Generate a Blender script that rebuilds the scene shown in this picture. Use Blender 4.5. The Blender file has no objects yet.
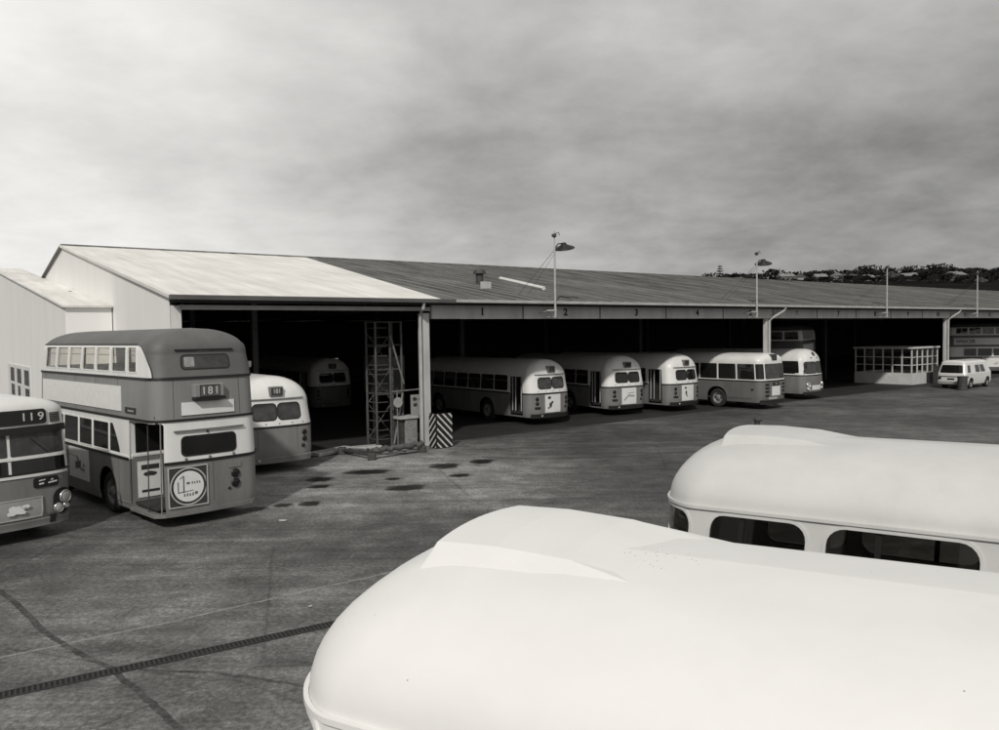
import bpy, bmesh, math, random
from mathutils import Vector, Matrix
from bisect import bisect_right

random.seed(7)
SC = bpy.context.scene
COL = SC.collection
TINT = (1.0, 0.99, 0.965)

# ------------------------------------------------------------------ materials
MATS = {}
def grey(v): return (v*TINT[0], v*TINT[1], v*TINT[2], 1)

def mat(name, v, rough=0.6, var=0.15, scale=3.0, bump=0.0, bscale=40.0, metal=0.0, streak=False, spec=0.5, coat=0.0):
    """grey paint / concrete / metal whose tone wanders a little (dust, wear)"""
    if name in MATS: return MATS[name]
    m = bpy.data.materials.new(name); m.use_nodes = True
    nt = m.node_tree; N = nt.nodes; L = nt.links
    b = N['Principled BSDF']
    b.inputs['Roughness'].default_value = rough
    b.inputs['Metallic'].default_value = metal
    b.inputs['Specular IOR Level'].default_value = spec
    b.inputs['Coat Weight'].default_value = coat
    tc = N.new('ShaderNodeTexCoord')
    mp = N.new('ShaderNodeMapping')
    if streak: mp.inputs['Scale'].default_value = (1, 1, 0.18)
    L.new(tc.outputs['Object'], mp.inputs[0])
    n = N.new('ShaderNodeTexNoise'); n.inputs['Scale'].default_value = scale
    n.inputs['Detail'].default_value = 6; n.inputs['Roughness'].default_value = 0.65
    L.new(mp.outputs[0], n.inputs['Vector'])
    r = N.new('ShaderNodeValToRGB')
    r.color_ramp.elements[0].position = 0.3; r.color_ramp.elements[1].position = 0.7
    r.color_ramp.elements[0].color = grey(v*(1-var)); r.color_ramp.elements[1].color = grey(v*(1+var*0.6))
    L.new(n.outputs['Fac'], r.inputs[0]); L.new(r.outputs[0], b.inputs['Base Color'])
    if bump:
        n2 = N.new('ShaderNodeTexNoise'); n2.inputs['Scale'].default_value = bscale; n2.inputs['Detail'].default_value = 5
        L.new(tc.outputs['Object'], n2.inputs['Vector'])
        bp = N.new('ShaderNodeBump'); bp.inputs['Strength'].default_value = bump; bp.inputs['Distance'].default_value = 0.02
        L.new(n2.outputs['Fac'], bp.inputs['Height']); L.new(bp.outputs[0], b.inputs['Normal'])
    MATS[name] = m
    return m

def clear_glass(name, tr=0.93):
    """thin pane: see-through head on, mirror-like at a glancing angle, the same from both sides"""
    m = bpy.data.materials.new(name); m.use_nodes = True
    nt = m.node_tree; N = nt.nodes; L = nt.links
    N.remove(N['Principled BSDF'])
    t = N.new('ShaderNodeBsdfTransparent'); t.inputs[0].default_value = grey(tr)
    g = N.new('ShaderNodeBsdfGlossy'); g.inputs['Roughness'].default_value = 0.04; g.inputs[0].default_value = grey(0.9)
    lw = N.new('ShaderNodeLayerWeight'); lw.inputs[0].default_value = 0.5
    pw = N.new('ShaderNodeMath'); pw.operation = 'POWER'; pw.inputs[1].default_value = 5.0; L.new(lw.outputs['Facing'], pw.inputs[0])
    ad = N.new('ShaderNodeMath'); ad.operation = 'MULTIPLY_ADD'; ad.inputs[1].default_value = 0.8; ad.inputs[2].default_value = 0.045; L.new(pw.outputs[0], ad.inputs[0])
    mx = N.new('ShaderNodeMixShader')
    L.new(ad.outputs[0], mx.inputs[0]); L.new(t.outputs[0], mx.inputs[1]); L.new(g.outputs[0], mx.inputs[2])
    L.new(mx.outputs[0], N['Material Output'].inputs[0])
    MATS[name] = m
    return m

CREAM = mat('cream_paint', 0.74, 0.38, 0.10, 2.2, streak=True, bump=0.05, bscale=6)
CREAM_DULL = mat('cream_paint_dull', 0.61, 0.6, 0.08, 1.6, bump=0.04, bscale=8)  # lower cream tone, used on the second near roof
CREAM_BRIGHT = mat('cream_paint_pale', 0.80, 0.6, 0.05, 1.2, bump=0.03, bscale=8)  # lighter cream tone, used on the nearest roof
GREYP = mat('grey_bus_paint', 0.20, 0.38, 0.22, 2.0, streak=True, bump=0.06, bscale=5)
GREYP_SHADE = mat('shaded_bus_paint', 0.115, 0.4, 0.22, 2.0, streak=True, bump=0.05, bscale=5)  # darker copy of the grey paint: shed shade put into the colour
ROOFP = mat('grey_roof_paint', 0.125, 0.6, 0.18, 1.8, bump=0.06, bscale=7)
BLACKP = mat('black_trim', 0.012, 0.45, 0.2, 6)
RUBBER = mat('tyre_rubber', 0.022, 0.85, 0.3, 8, bump=0.3, bscale=60)
RIM = mat('wheel_steel', 0.22, 0.5, 0.4, 9, bump=0.2)
DGLASS = mat('dark_glass', 0.012, 0.06, 0.2, 1.5, spec=0.6)
GGLASS = mat('dusty_glass', 0.055, 0.25, 0.5, 3.5, spec=0.5)
GLASS = clear_glass('window_glass'); SMOKE = clear_glass('dimming_window_glass', 0.62)  # second glass darkened so the near bus interiors look dimmer
INSIDE = mat('dark_interior', 0.03, 0.8, 0.3, 4)
SEATM = mat('seat_vinyl', 0.045, 0.6, 0.3, 4)
CHROME = mat('bright_metal', 0.75, 0.2, 0.1, 5, metal=0.9)
LAMPG = mat('lamp_lens', 0.42, 0.15, 0.15, 30)
DLAMP = mat('dark_lens', 0.012, 0.2, 0.2, 20)
POSTER = mat('poster_paper', 0.72, 0.7, 0.08, 5)
POSTER2 = mat('poster_faded', 0.55, 0.7, 0.12, 5)
INK = mat('poster_ink', 0.035, 0.7, 0.2, 20)
INK2 = mat('pale_ink', 0.30, 0.7, 0.2, 20)
DUSTYBLACK = mat('bumper_black', 0.02, 0.6, 0.3, 5)
WHITEP = mat('white_paint', 0.72, 0.6, 0.12, 1.5, streak=True, bump=0.05, bscale=4)
FASC = mat('fascia_paint', 0.50, 0.7, 0.22, 1.3, streak=True, bump=0.08, bscale=4)
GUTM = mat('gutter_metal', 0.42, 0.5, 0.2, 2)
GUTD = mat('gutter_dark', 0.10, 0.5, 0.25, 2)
STEELD = mat('dark_steel', 0.05, 0.6, 0.3, 6)
STEELM = mat('grey_steel', 0.18, 0.55, 0.3, 6)
STEELL = mat('pale_steel', 0.45, 0.5, 0.2, 4)
INWALL = mat('shaded_wall', 0.03, 0.9, 0.3, 0.6)  # near black: the gloom inside the shed is painted into the walls
CONC = mat('pale_concrete', 0.40, 0.85, 0.3, 5, bump=0.4, bscale=30)
BRICKM = mat('speckled_block', 0.26, 0.9, 0.6, 22, bump=0.5, bscale=50)

def speckle(m, spot, r):
    """droppings and grit on a roof: one dense splash and odd specks elsewhere"""
    nt = m.node_tree; N = nt.nodes; L = nt.links; b = N['Principled BSDF']
    src = b.inputs['Base Color'].links[0].from_socket
    tc = N.new('ShaderNodeTexCoord')
    vo = N.new('ShaderNodeTexVoronoi'); vo.inputs['Scale'].default_value = 48; L.new(tc.outputs['Object'], vo.inputs['Vector'])
    d = N.new('ShaderNodeVectorMath'); d.operation = 'DISTANCE'; L.new(tc.outputs['Object'], d.inputs[0]); d.inputs[1].default_value = spot
    mr = N.new('ShaderNodeMapRange'); L.new(d.outputs['Value'], mr.inputs[0]); mr.inputs[1].default_value = 0.02; mr.inputs[2].default_value = r; mr.inputs[3].default_value = 0.75; mr.inputs[4].default_value = 0.0025
    sep = N.new('ShaderNodeSeparateColor'); L.new(vo.outputs['Color'], sep.inputs[0])
    pick = N.new('ShaderNodeMath'); pick.operation = 'LESS_THAN'; L.new(sep.outputs[0], pick.inputs[0]); L.new(mr.outputs[0], pick.inputs[1])
    dot = N.new('ShaderNodeMath'); dot.operation = 'LESS_THAN'; L.new(vo.outputs['Distance'], dot.inputs[0]); dot.inputs[1].default_value = 0.17
    an = N.new('ShaderNodeMath'); an.operation = 'MULTIPLY'; L.new(pick.outputs[0], an.inputs[0]); L.new(dot.outputs[0], an.inputs[1])
    mx = N.new('ShaderNodeMix'); mx.data_type = 'RGBA'; L.new(an.outputs[0], mx.inputs[0]); L.new(src, mx.inputs[6]); mx.inputs[7].default_value = grey(0.22)
    L.new(mx.outputs[2], b.inputs['Base Color'])
speckle(CREAM_BRIGHT, (3.16, 0.02, 3.03), 0.24)

# ------------------------------------------------------------------ helpers
def link(o, parent=None):
    COL.objects.link(o)
    if parent is not None: o.parent = parent
    return o

def tag(o, label=None, cat=None, group=None, kind=None):
    if label: o['label'] = label
    if cat: o['category'] = cat
    if group: o['group'] = group
    if kind: o['kind'] = kind
    return o

def thing(name, label, cat, loc=(0, 0, 0), rz=0.0, group=None):
    o = bpy.data.objects.new(name, None); link(o)
    o.empty_display_size = 0.3
    o.location = loc; o.rotation_euler = (0, 0, rz)
    return tag(o, label, cat, group)

def obj(name, bm, m, parent=None, smooth=False):
    me = bpy.data.meshes.new(name)
    bm.to_mesh(me); bm.free()
    if isinstance(m, (list, tuple)):
        for x in m: me.materials.append(x)
    else: me.materials.append(m)
    if smooth: me.polygons.foreach_set('use_smooth', [True]*len(me.polygons))
    return link(bpy.data.objects.new(name, me), parent)

def solid(o, t, off=-1.0):
    md = o.modifiers.new('thickness', 'SOLIDIFY'); md.thickness = t; md.offset = off
    if len(o.data.polygons) and o.data.polygons[0].use_smooth:
        es = o.modifiers.new('crisp_rim', 'EDGE_SPLIT'); es.split_angle = math.radians(50)
    return o

def bevel(o, w, seg=2):
    md = o.modifiers.new('edge', 'BEVEL'); md.width = w; md.segments = seg; md.limit_method = 'ANGLE'
    return o

def add_box(bm, lo, hi, M=None):
    x0, y0, z0 = lo; x1, y1, z1 = hi
    vs = [Vector(p) for p in ((x0,y0,z0),(x1,y0,z0),(x1,y1,z0),(x0,y1,z0),(x0,y0,z1),(x1,y0,z1),(x1,y1,z1),(x0,y1,z1))]
    if M is not None: vs = [M @ p for p in vs]
    v = [bm.verts.new(p) for p in vs]
    for f in ((0,3,2,1),(4,5,6,7),(0,1,5,4),(1,2,6,5),(2,3,7,6),(3,0,4,7)):
        bm.faces.new([v[i] for i in f])

def box(lo, hi):
    bm = bmesh.new(); add_box(bm, lo, hi); return bm

def add_tube(bm, pts, r, n=8, cap=True):
    pts = [Vector(p) for p in pts]
    rings = []
    for i, p in enumerate(pts):
        d = (pts[min(i+1, len(pts)-1)] - pts[max(i-1, 0)]).normalized()
        a = d.cross(Vector((0, 0, 1)) if abs(d.z) < 0.9 else Vector((1, 0, 0))).normalized(); b = d.cross(a)
        rr = r[i] if isinstance(r, (list, tuple)) else r
        rings.append([bm.verts.new(p + a*rr*math.cos(2*math.pi*k/n) + b*rr*math.sin(2*math.pi*k/n)) for k in range(n)])
    for i in range(len(rings)-1):
        for k in range(n):
            bm.faces.new((rings[i][k], rings[i][(k+1) % n], rings[i+1][(k+1) % n], rings[i+1][k]))
    if cap:
        bm.faces.new(rings[0][::-1]); bm.faces.new(rings[-1])

def tube(pts, r, n=8):
    bm = bmesh.new(); add_tube(bm, pts, r, n); return bm

def add_lathe(bm, prof, M, n=28):
    """prof: (radius, height) pairs turned about the local z axis of M"""
    rings = []
    for r, h in prof:
        rings.append([bm.verts.new(M @ Vector((r*math.cos(2*math.pi*k/n), r*math.sin(2*math.pi*k/n), h))) for k in range(n)])
    for i in range(len(rings)-1):
        for k in range(n):
            bm.faces.new((rings[i][k], rings[i][(k+1) % n], rings[i+1][(k+1) % n], rings[i+1][k]))

def lathe(prof, M, n=28):
    bm = bmesh.new(); add_lathe(bm, prof, M, n); return bm

def prism(poly, axis_lo, axis_hi, fn):
    """polygon (a, b) pushed from axis_lo to axis_hi; fn(a, b, t) gives the point"""
    bm = bmesh.new()
    A = [bm.verts.new(fn(a, b, axis_lo)) for a, b in poly]
    B = [bm.verts.new(fn(a, b, axis_hi)) for a, b in poly]
    n = len(poly)
    bm.faces.new(A[::-1]); bm.faces.new(B)
    for i in range(n):
        bm.faces.new((A[i], A[(i+1) % n], B[(i+1) % n], B[i]))
    bmesh.ops.recalc_face_normals(bm, faces=bm.faces)
    return bm

FACES = {'rear': (Vector((0, -1, 0)), Vector((-1, 0, 0))), 'front': (Vector((0, 1, 0)), Vector((1, 0, 0))),
         'left': (Vector((-1, 0, 0)), Vector((0, 1, 0))), 'right': (Vector((1, 0, 0)), Vector((0, -1, 0)))}
def text(name, s, size, loc, face, m, parent, depth=0.004, squeeze=1.0, tilt=0.0, bold=0.006):
    cu = bpy.data.curves.new(name, 'FONT'); cu.body = s; cu.size = size; cu.extrude = depth
    cu.align_x = 'CENTER'; cu.align_y = 'CENTER'; cu.offset = bold*size
    t = bpy.data.objects.new(name, cu); COL.objects.link(t)
    me = bpy.data.meshes.new_from_object(t.evaluated_get(bpy.context.evaluated_depsgraph_get()))
    bpy.data.objects.remove(t); bpy.data.curves.remove(cu)
    me.materials.clear(); me.materials.append(m)
    o = bpy.data.objects.new(name, me); link(o, parent)
    X, Z = FACES[face]; Y = Vector((0, 0, 1))
    M = Matrix((X*squeeze, Y, Z)).transposed().to_4x4()
    me.transform(M @ Matrix.Rotation(tilt, 4, 'Z'))
    o.location = loc
    return o

# ------------------------------------------------------------------ bus bodies
class Body:
    """A coachwork skin: plan ring (s = way round it) stacked over z with insets, closed by a domed roof."""
    def __init__(s, a, b, rf, rb, bowf, bowb, prof, zc, zt, Rf, Rb, n=2.2):
        s.a, s.b, s.rf, s.rb, s.bowf, s.bowb = a, b, rf, rb, bowf, bowb
        s.prof, s.zc, s.zt, s.Rf, s.Rb, s.n = prof, zc, zt, Rf, Rb, n
        pts = []
        def line(p, q):
            L = math.dist(p, q); k = max(2, int(L/0.04))
            for i in range(k): pts.append((p[0]+(q[0]-p[0])*i/k, p[1]+(q[1]-p[1])*i/k))
        def arc(cx, cy, r, t0, t1):
            k = 14
            for i in range(k):
                t = t0+(t1-t0)*i/k; pts.append((cx+r*math.cos(t), cy+r*math.sin(t)))
        H = math.pi/2
        line((0, -b), (-(a-rb), -b)); arc(-(a-rb), -(b-rb), rb, -H, -2*H)
        line((-a, -(b-rb)), (-a, b-rb)); arc(-(a-rb), b-rb, rb, 2*H, H)
        line((-(a-rb), b), (a-rf, b)); arc(a-rf, b-rf, rf, H, 0)
        line((a, b-rf), (a, -(b-rf))); arc(a-rf, -(b-rf), rf, 0, -H)
        line((a-rf, -b), (0, -b)); pts.append((0, -b))
        out = []
        for x, y in pts:
            if x < 0: w = min(1, max(0, (-x-(a-rb-0.3))/(rb+0.3))); x += bowb*w*(y/b)**2
            else: w = min(1, max(0, (x-(a-rf-0.3))/(rf+0.3))); x -= bowf*w*(y/b)**2
            out.append((x, y))
        s.pts = out; s.cum = [0.0]
        # way measured on the un-bowed ring so face positions stay exact
        for i in range(1, len(pts)): s.cum.append(s.cum[-1]+math.dist(pts[i-1], pts[i]))
        s.tot = s.cum[-1]
        q = math.pi/2
        s.s_rear = (a-rb)+q*rb                      # y = -(b-rb) on the rear
        s.s_left = s.s_rear+2*(b-rb)+q*rb           # x = -(a-rb) on the left side
        s.s_front = s.s_left+2*a-rf-rb+q*rf         # y = b-rf on the front
        s.s_right = s.s_front+2*(b-rf)+q*rf         # x = a-rf on the right side
    def R(s, y): return s.s_rear+y+(s.b-s.rb)
    def Lf(s, x): return s.s_left+x+(s.a-s.rb)
    def F(s, y): return s.s_front-y+(s.b-s.rf)
    def Rt(s, x): return s.s_right-x+(s.a-s.rf) if x > 0 else -x
    def inset(s, z):
        p = s.prof
        if z >= s.zc:
            t = min(1, (z-s.zc)/(s.zt-s.zc)); c = max(0.0, 1-t**s.n)**(1/s.n)
            e = p[-1]
            return e[1]+(s.b-e[1])*(1-c), e[2]+s.Rf*(1-c), e[3]+s.Rb*(1-c)
        for i in range(len(p)-1):
            if z <= p[i+1][0] or i == len(p)-2:
                f = min(1, max(0, (z-p[i][0])/(p[i+1][0]-p[i][0])))
                return tuple(p[i][k]+(p[i+1][k]-p[i][k])*f for k in (1, 2, 3))
    def P0(s, w, z):
        w %= s.tot
        i = max(0, min(len(s.pts)-2, bisect_right(s.cum, w)-1))
        d = s.cum[i+1]-s.cum[i]; f = (w-s.cum[i])/d if d else 0
        x = s.pts[i][0]+(s.pts[i+1][0]-s.pts[i][0])*f; y = s.pts[i][1]+(s.pts[i+1][1]-s.pts[i][1])*f
        iy, fr, bk = s.inset(z)
        if x > 0: x *= 1-fr/s.a
        else: x *= 1-bk/s.a
        return Vector((x, y*(1-iy/s.b), z))
    def N(s, w, z):
        e = 0.02
        n = (s.P0(w, z+e)-s.P0(w, z-e)).cross(s.P0(w+e, z)-s.P0(w-e, z))
        return n.normalized() if n.length > 1e-9 else Vector((0, 0, 1))
    def P(s, w, z, off=0.0):
        return s.P0(w, z)+s.N(w, z)*off if off else s.P0(w, z)
    def zrows(s, z0, z1):
        out = {round(z0, 4), round(z1, 4)}
        z = z0
        while z < min(z1, s.zc): out.add(round(z, 4)); z += 0.22
        for k in range(15):
            ph = math.radians(90*k/14); zz = s.zc+(s.zt-s.zc)*math.sin(ph)**(2/s.n)
            if z0 < zz < z1: out.add(round(zz, 4))
        return out
    def base_s(s):
        out = set()
        marks = [0, s.a-s.rb, s.s_rear, s.s_rear+2*(s.b-s.rb), s.s_left, s.s_left+2*s.a-s.rf-s.rb, s.s_front, s.s_front+2*(s.b-s.rf), s.s_right, s.tot]
        for i in range(len(marks)-1):
            L = marks[i+1]-marks[i]; k = max(1, round(L/(0.55 if L > 3 else 0.07 if i in (1, 3, 5, 7) else 0.18)))
            for j in range(k): out.add(marks[i]+L*j/k)
        out.add(s.tot)
        return out
    def shell(s, name, z0, z1, m, parent, ops=(), thick=0.03):
        """one painted zone of the skin, left open where ops = (s0, s1, z0, z1, r_top, r_bottom)"""
        ops = [o for o in ops if o[2] < z1-0.01 and o[3] > z0+0.01]
        corners = [(o[0]-s.tot,)+tuple(o[1:]) if o[0] > o[1] else o for o in ops]
        ops = [q for o in ops for q in ([o] if o[0] < o[1] else [(o[0], s.tot)+tuple(o[2:]), (0.0,)+tuple(o[1:])])]
        S = s.base_s(); Z = s.zrows(z0, z1)
        hard_s = set(); hard_z = {round(z0, 4), round(z1, 4)}
        for o in ops:
            hard_s |= {o[0], o[1]}
            for zz in (o[2], o[3]):
                if z0 < zz < z1: hard_z.add(round(zz, 4))
        S = sorted([w for w in S if all(abs(w-h) > 0.03 for h in hard_s)]+list(hard_s))
        Z = sorted([w for w in Z if all(abs(w-h) > 0.015 for h in hard_z)]+list(hard_z))
        bm = bmesh.new(); V = {}
        def vert(i, j):
            ii = 0 if i == len(S)-1 and abs(S[-1]-s.tot) < 1e-6 and S[0] == 0 else i
            if (ii, j) not in V: V[(ii, j)] = bm.verts.new(s.P(S[ii], Z[j]))
            return V[(ii, j)]
        for i in range(len(S)-1):
            for j in range(len(Z)-1):
                ms, mz = (S[i]+S[i+1])/2, (Z[j]+Z[j+1])/2
                if any(o[0] < ms < o[1] and o[2] < mz < o[3] for o in ops): continue
                try: bm.faces.new((vert(i, j), vert(i, j+1), vert(i+1, j+1), vert(i+1, j)))
                except ValueError: pass
        for o in corners:                              # rounded corners of the openings
            for cx, cz, sx, sz, r in ((o[0], o[3], 1, -1, o[4]), (o[1], o[3], -1, -1, o[4]), (o[0], o[2], 1, 1, o[5]), (o[1], o[2], -1, 1, o[5])):
                if r <= 0 or not (z0-1e-4 <= cz <= z1+1e-4): continue
                c = bm.verts.new(s.P(cx, cz)); k = 7
                arc = [bm.verts.new(s.P(cx+sx*r*(1-math.cos(math.pi/2*q/k)), cz+sz*r*(1-math.sin(math.pi/2*q/k)))) for q in range(k+1)]
                for q in range(k):
                    f = bm.faces.new((c, arc[q], arc[q+1]))
                    f.normal_update()
                    if f.normal.dot(s.N(cx, cz)) < 0: f.normal_flip()
        bmesh.ops.remove_doubles(bm, verts=bm.verts, dist=0.0008)
        o = obj(name, bm, m, parent, smooth=True)
        if thick: solid(o, thick)
        return o
    def patch(s, name, z0, z1, left, right, m, parent, off=0.006, thick=0.012, nz=None, ds=0.14):
        """a panel laid on the skin; left and right are way positions or functions of t (0 bottom, 1 top)"""
        lf = left if callable(left) else (lambda t: left)
        rf = right if callable(right) else (lambda t: right)
        if not callable(left) and not callable(right) and left > right: left -= s.tot
        bm = bmesh.new()
        nz = nz or max(2, int((z1-z0)/0.09))
        ns = max(2, int(max(rf(0.5)-lf(0.5), rf(0.0)-lf(0.0))/ds))
        rows = []
        for j in range(nz+1):
            t = j/nz; a, b = lf(t), rf(t)
            rows.append([bm.verts.new(s.P(a+(b-a)*i/ns, z0+(z1-z0)*t, off)) for i in range(ns+1)])
        for j in range(nz):
            for i in range(ns):
                bm.faces.new((rows[j][i], rows[j+1][i], rows[j+1][i+1], rows[j][i+1]))
        bmesh.ops.remove_doubles(bm, verts=bm.verts, dist=0.0004)
        o = obj(name, bm, m, parent, smooth=True)
        return solid(o, thick, -0.4) if thick else o
    def round_patch(s, name, s0, s1, z0, z1, r, m, parent, off=0.006, thick=0.01):
        """rounded-rectangle panel"""
        if s0 > s1: s0 -= s.tot
        h = z1-z0; r = min(r, h/2-1e-4, (s1-s0)/2-1e-4)
        cuts = [0]+[r*(1-math.cos(math.pi/2*k/5)) for k in range(1, 6)]
        zs = [z0+c for c in cuts]+[z1-c for c in reversed(cuts)]
        def ins(z):
            d = min(z-z0, z1-z)
            return 0 if d >= r else r-math.sqrt(max(0, r*r-(r-d)**2))
        bm = bmesh.new(); ns = max(3, int((s1-s0)/0.12)); rows = []
        for z in zs:
            a, b = s0+ins(z), s1-ins(z)
            rows.append([bm.verts.new(s.P(a+(b-a)*i/ns, z, off)) for i in range(ns+1)])
        for j in range(len(zs)-1):
            for i in range(ns):
                bm.faces.new((rows[j][i], rows[j+1][i], rows[j+1][i+1], rows[j][i+1]))
        o = obj(name, bm, m, parent, smooth=False)
        return solid(o, thick, -0.4)
    def seal(s, name, s0, s1, z0, z1, r, w, m, parent, off=0.012, thick=0.02):
        """a raised frame round an opening or a pane"""
        if s0 > s1: s0 -= s.tot
        def path(d):
            rr = max(0.005, r-d); A, B, C, D = s0+d, s1-d, z0+d, z1-d; out = []
            for cx, cz, t0 in ((B-rr, D-rr, 0), (A+rr, D-rr, 90), (A+rr, C+rr, 180), (B-rr, C+rr, 270)):
                for k in range(6):
                    t = math.radians(t0+90*k/5); out.append((cx+rr*math.cos(t), cz+rr*math.sin(t)))
                nx, nz = {0: (A+rr, D), 90: (A, C+rr), 180: (B-rr, C), 270: (B, D-rr)}[t0]
                px, pz = out[-1]
                for k in range(1, 8): out.append((px+(nx-px)*k/8, pz+(nz-pz)*k/8))
            return out
        bm = bmesh.new()
        A = [bm.verts.new(s.P(x, z, off)) for x, z in path(0)]; B = [bm.verts.new(s.P(x, z, off)) for x, z in path(w)]
        n = len(A)
        for i in range(n):
            f = bm.faces.new((A[i], A[(i+1) % n], B[(i+1) % n], B[i]))
        bmesh.ops.recalc_face_normals(bm, faces=bm.faces)
        bm.faces.ensure_lookup_table(); bm.faces[0].normal_update()
        if bm.faces[0].normal.dot(s.N((s0+s1)/2, (z0+z1)/2)) < 0: bmesh.ops.reverse_faces(bm, faces=bm.faces)
        return solid(obj(name, bm, m, parent), thick)

def disc(parent, name, P, nrm, r, d, m, n=20, ring=None):
    """a round lens: slightly domed, standing d off the panel"""
    M = Matrix.Translation(P) @ nrm.to_track_quat('Z', 'Y').to_matrix().to_4x4()
    prof = [(r, -0.01), (r, d*0.6), (r*0.8, d*0.92), (r*0.4, d), (0.001, d)]
    o = obj(name, lathe(prof, M, n), m, parent, smooth=True)
    if ring:
        obj('lamp_ring', lathe([(r, 0), (r*1.0, d*0.9), (r*1.18, d*0.9), (r*1.22, 0)], M, n), ring, o, smooth=True)
    return o

def wheel(parent, x, y, R, side, rimm=RIM):
    """a wheel standing on the ground; side is +1 on the left of the bus"""
    w = 0.26
    M = Matrix.Translation((x, y, R)) @ Matrix.Rotation(-math.pi/2*side, 4, 'X')
    e = bpy.data.objects.new('wheel', None); link(e, parent)
    obj('tyre', lathe([(R*0.58, -w/2), (R*0.9, -w/2), (R*0.98, -w*0.38), (R, -w*0.1), (R, w*0.25), (R*0.97, w*0.4), (R*0.88, w/2), (R*0.62, w/2), (R*0.58, w*0.4)], M, 36), RUBBER, e, True)
    obj('rim', lathe([(R*0.6, w*0.42), (R*0.56, w*0.46), (R*0.5, w*0.2), (R*0.36, w*0.05), (R*0.3, w*0.12), (R*0.2, w*0.4), (R*0.1, w*0.44), (0.001, w*0.44)], M, 36), rimm, e, True)
    bm = bmesh.new()
    for k in range(8):
        t = 2*math.pi*k/8
        add_lathe(bm, [(0.022, w*0.08), (0.022, w*0.2), (0.001, w*0.2)], M @ Matrix.Translation((R*0.33*math.cos(t), R*0.33*math.sin(t), 0)), 8)
    obj('wheel_nut', bm, STEELM, e)
    return e

def marks(parent, P, face, rects, m, name='artwork'):
    """flat printed shapes on a poster: rects = polygons in (right, up) metres from P"""
    X, Z = FACES[face]; bm = bmesh.new()
    for poly in rects:
        A = [bm.verts.new(X*a+Vector((0, 0, b))) for a, b in poly]
        f = bm.faces.new(A); f.normal_update()
        if f.normal.dot(Z) < 0: f.normal_flip()
    o = obj(name, bm, m, parent); o.location = P
    return solid(o, 0.003)

def blob(cx, cy, rx, ry, seed, n=12, rough=0.35):
    rnd = random.Random(seed)
    return [(cx+rx*math.cos(2*math.pi*k/n)*(1-rough*rnd.random()), cy+ry*math.sin(2*math.pi*k/n)*(1-rough*rnd.random())) for k in range(n)]

def axle_set(parent, B, xs, R=0.5):
    for x in xs:
        for sd in (1, -1): wheel(parent, x, sd*(B.b-0.2), R, sd)
def arches(B, xs, w=0.62, top=1.12):
    out = []
    for x in xs:
        for c in (B.Lf(x), B.Rt(x)): out.append((c-w, c+w, 0.0, top, w*0.92, 0))
    return out
def underbody(parent, B, z0=0.3, z1=0.5, ins=0.12):
    bm = bmesh.new()
    add_box(bm, (-B.a+0.35, -B.b+0.5, z0+0.02), (B.a-0.35, B.b-0.5, z1))
    add_box(bm, (-B.a+0.3, -B.b+ins, z1), (B.a-0.3, B.b-ins, z1+0.05))
    return obj('chassis', bm, INSIDE, parent)

JOINT = mat('joint_line', 0.07, 0.7, 0.3, 5)

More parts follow.
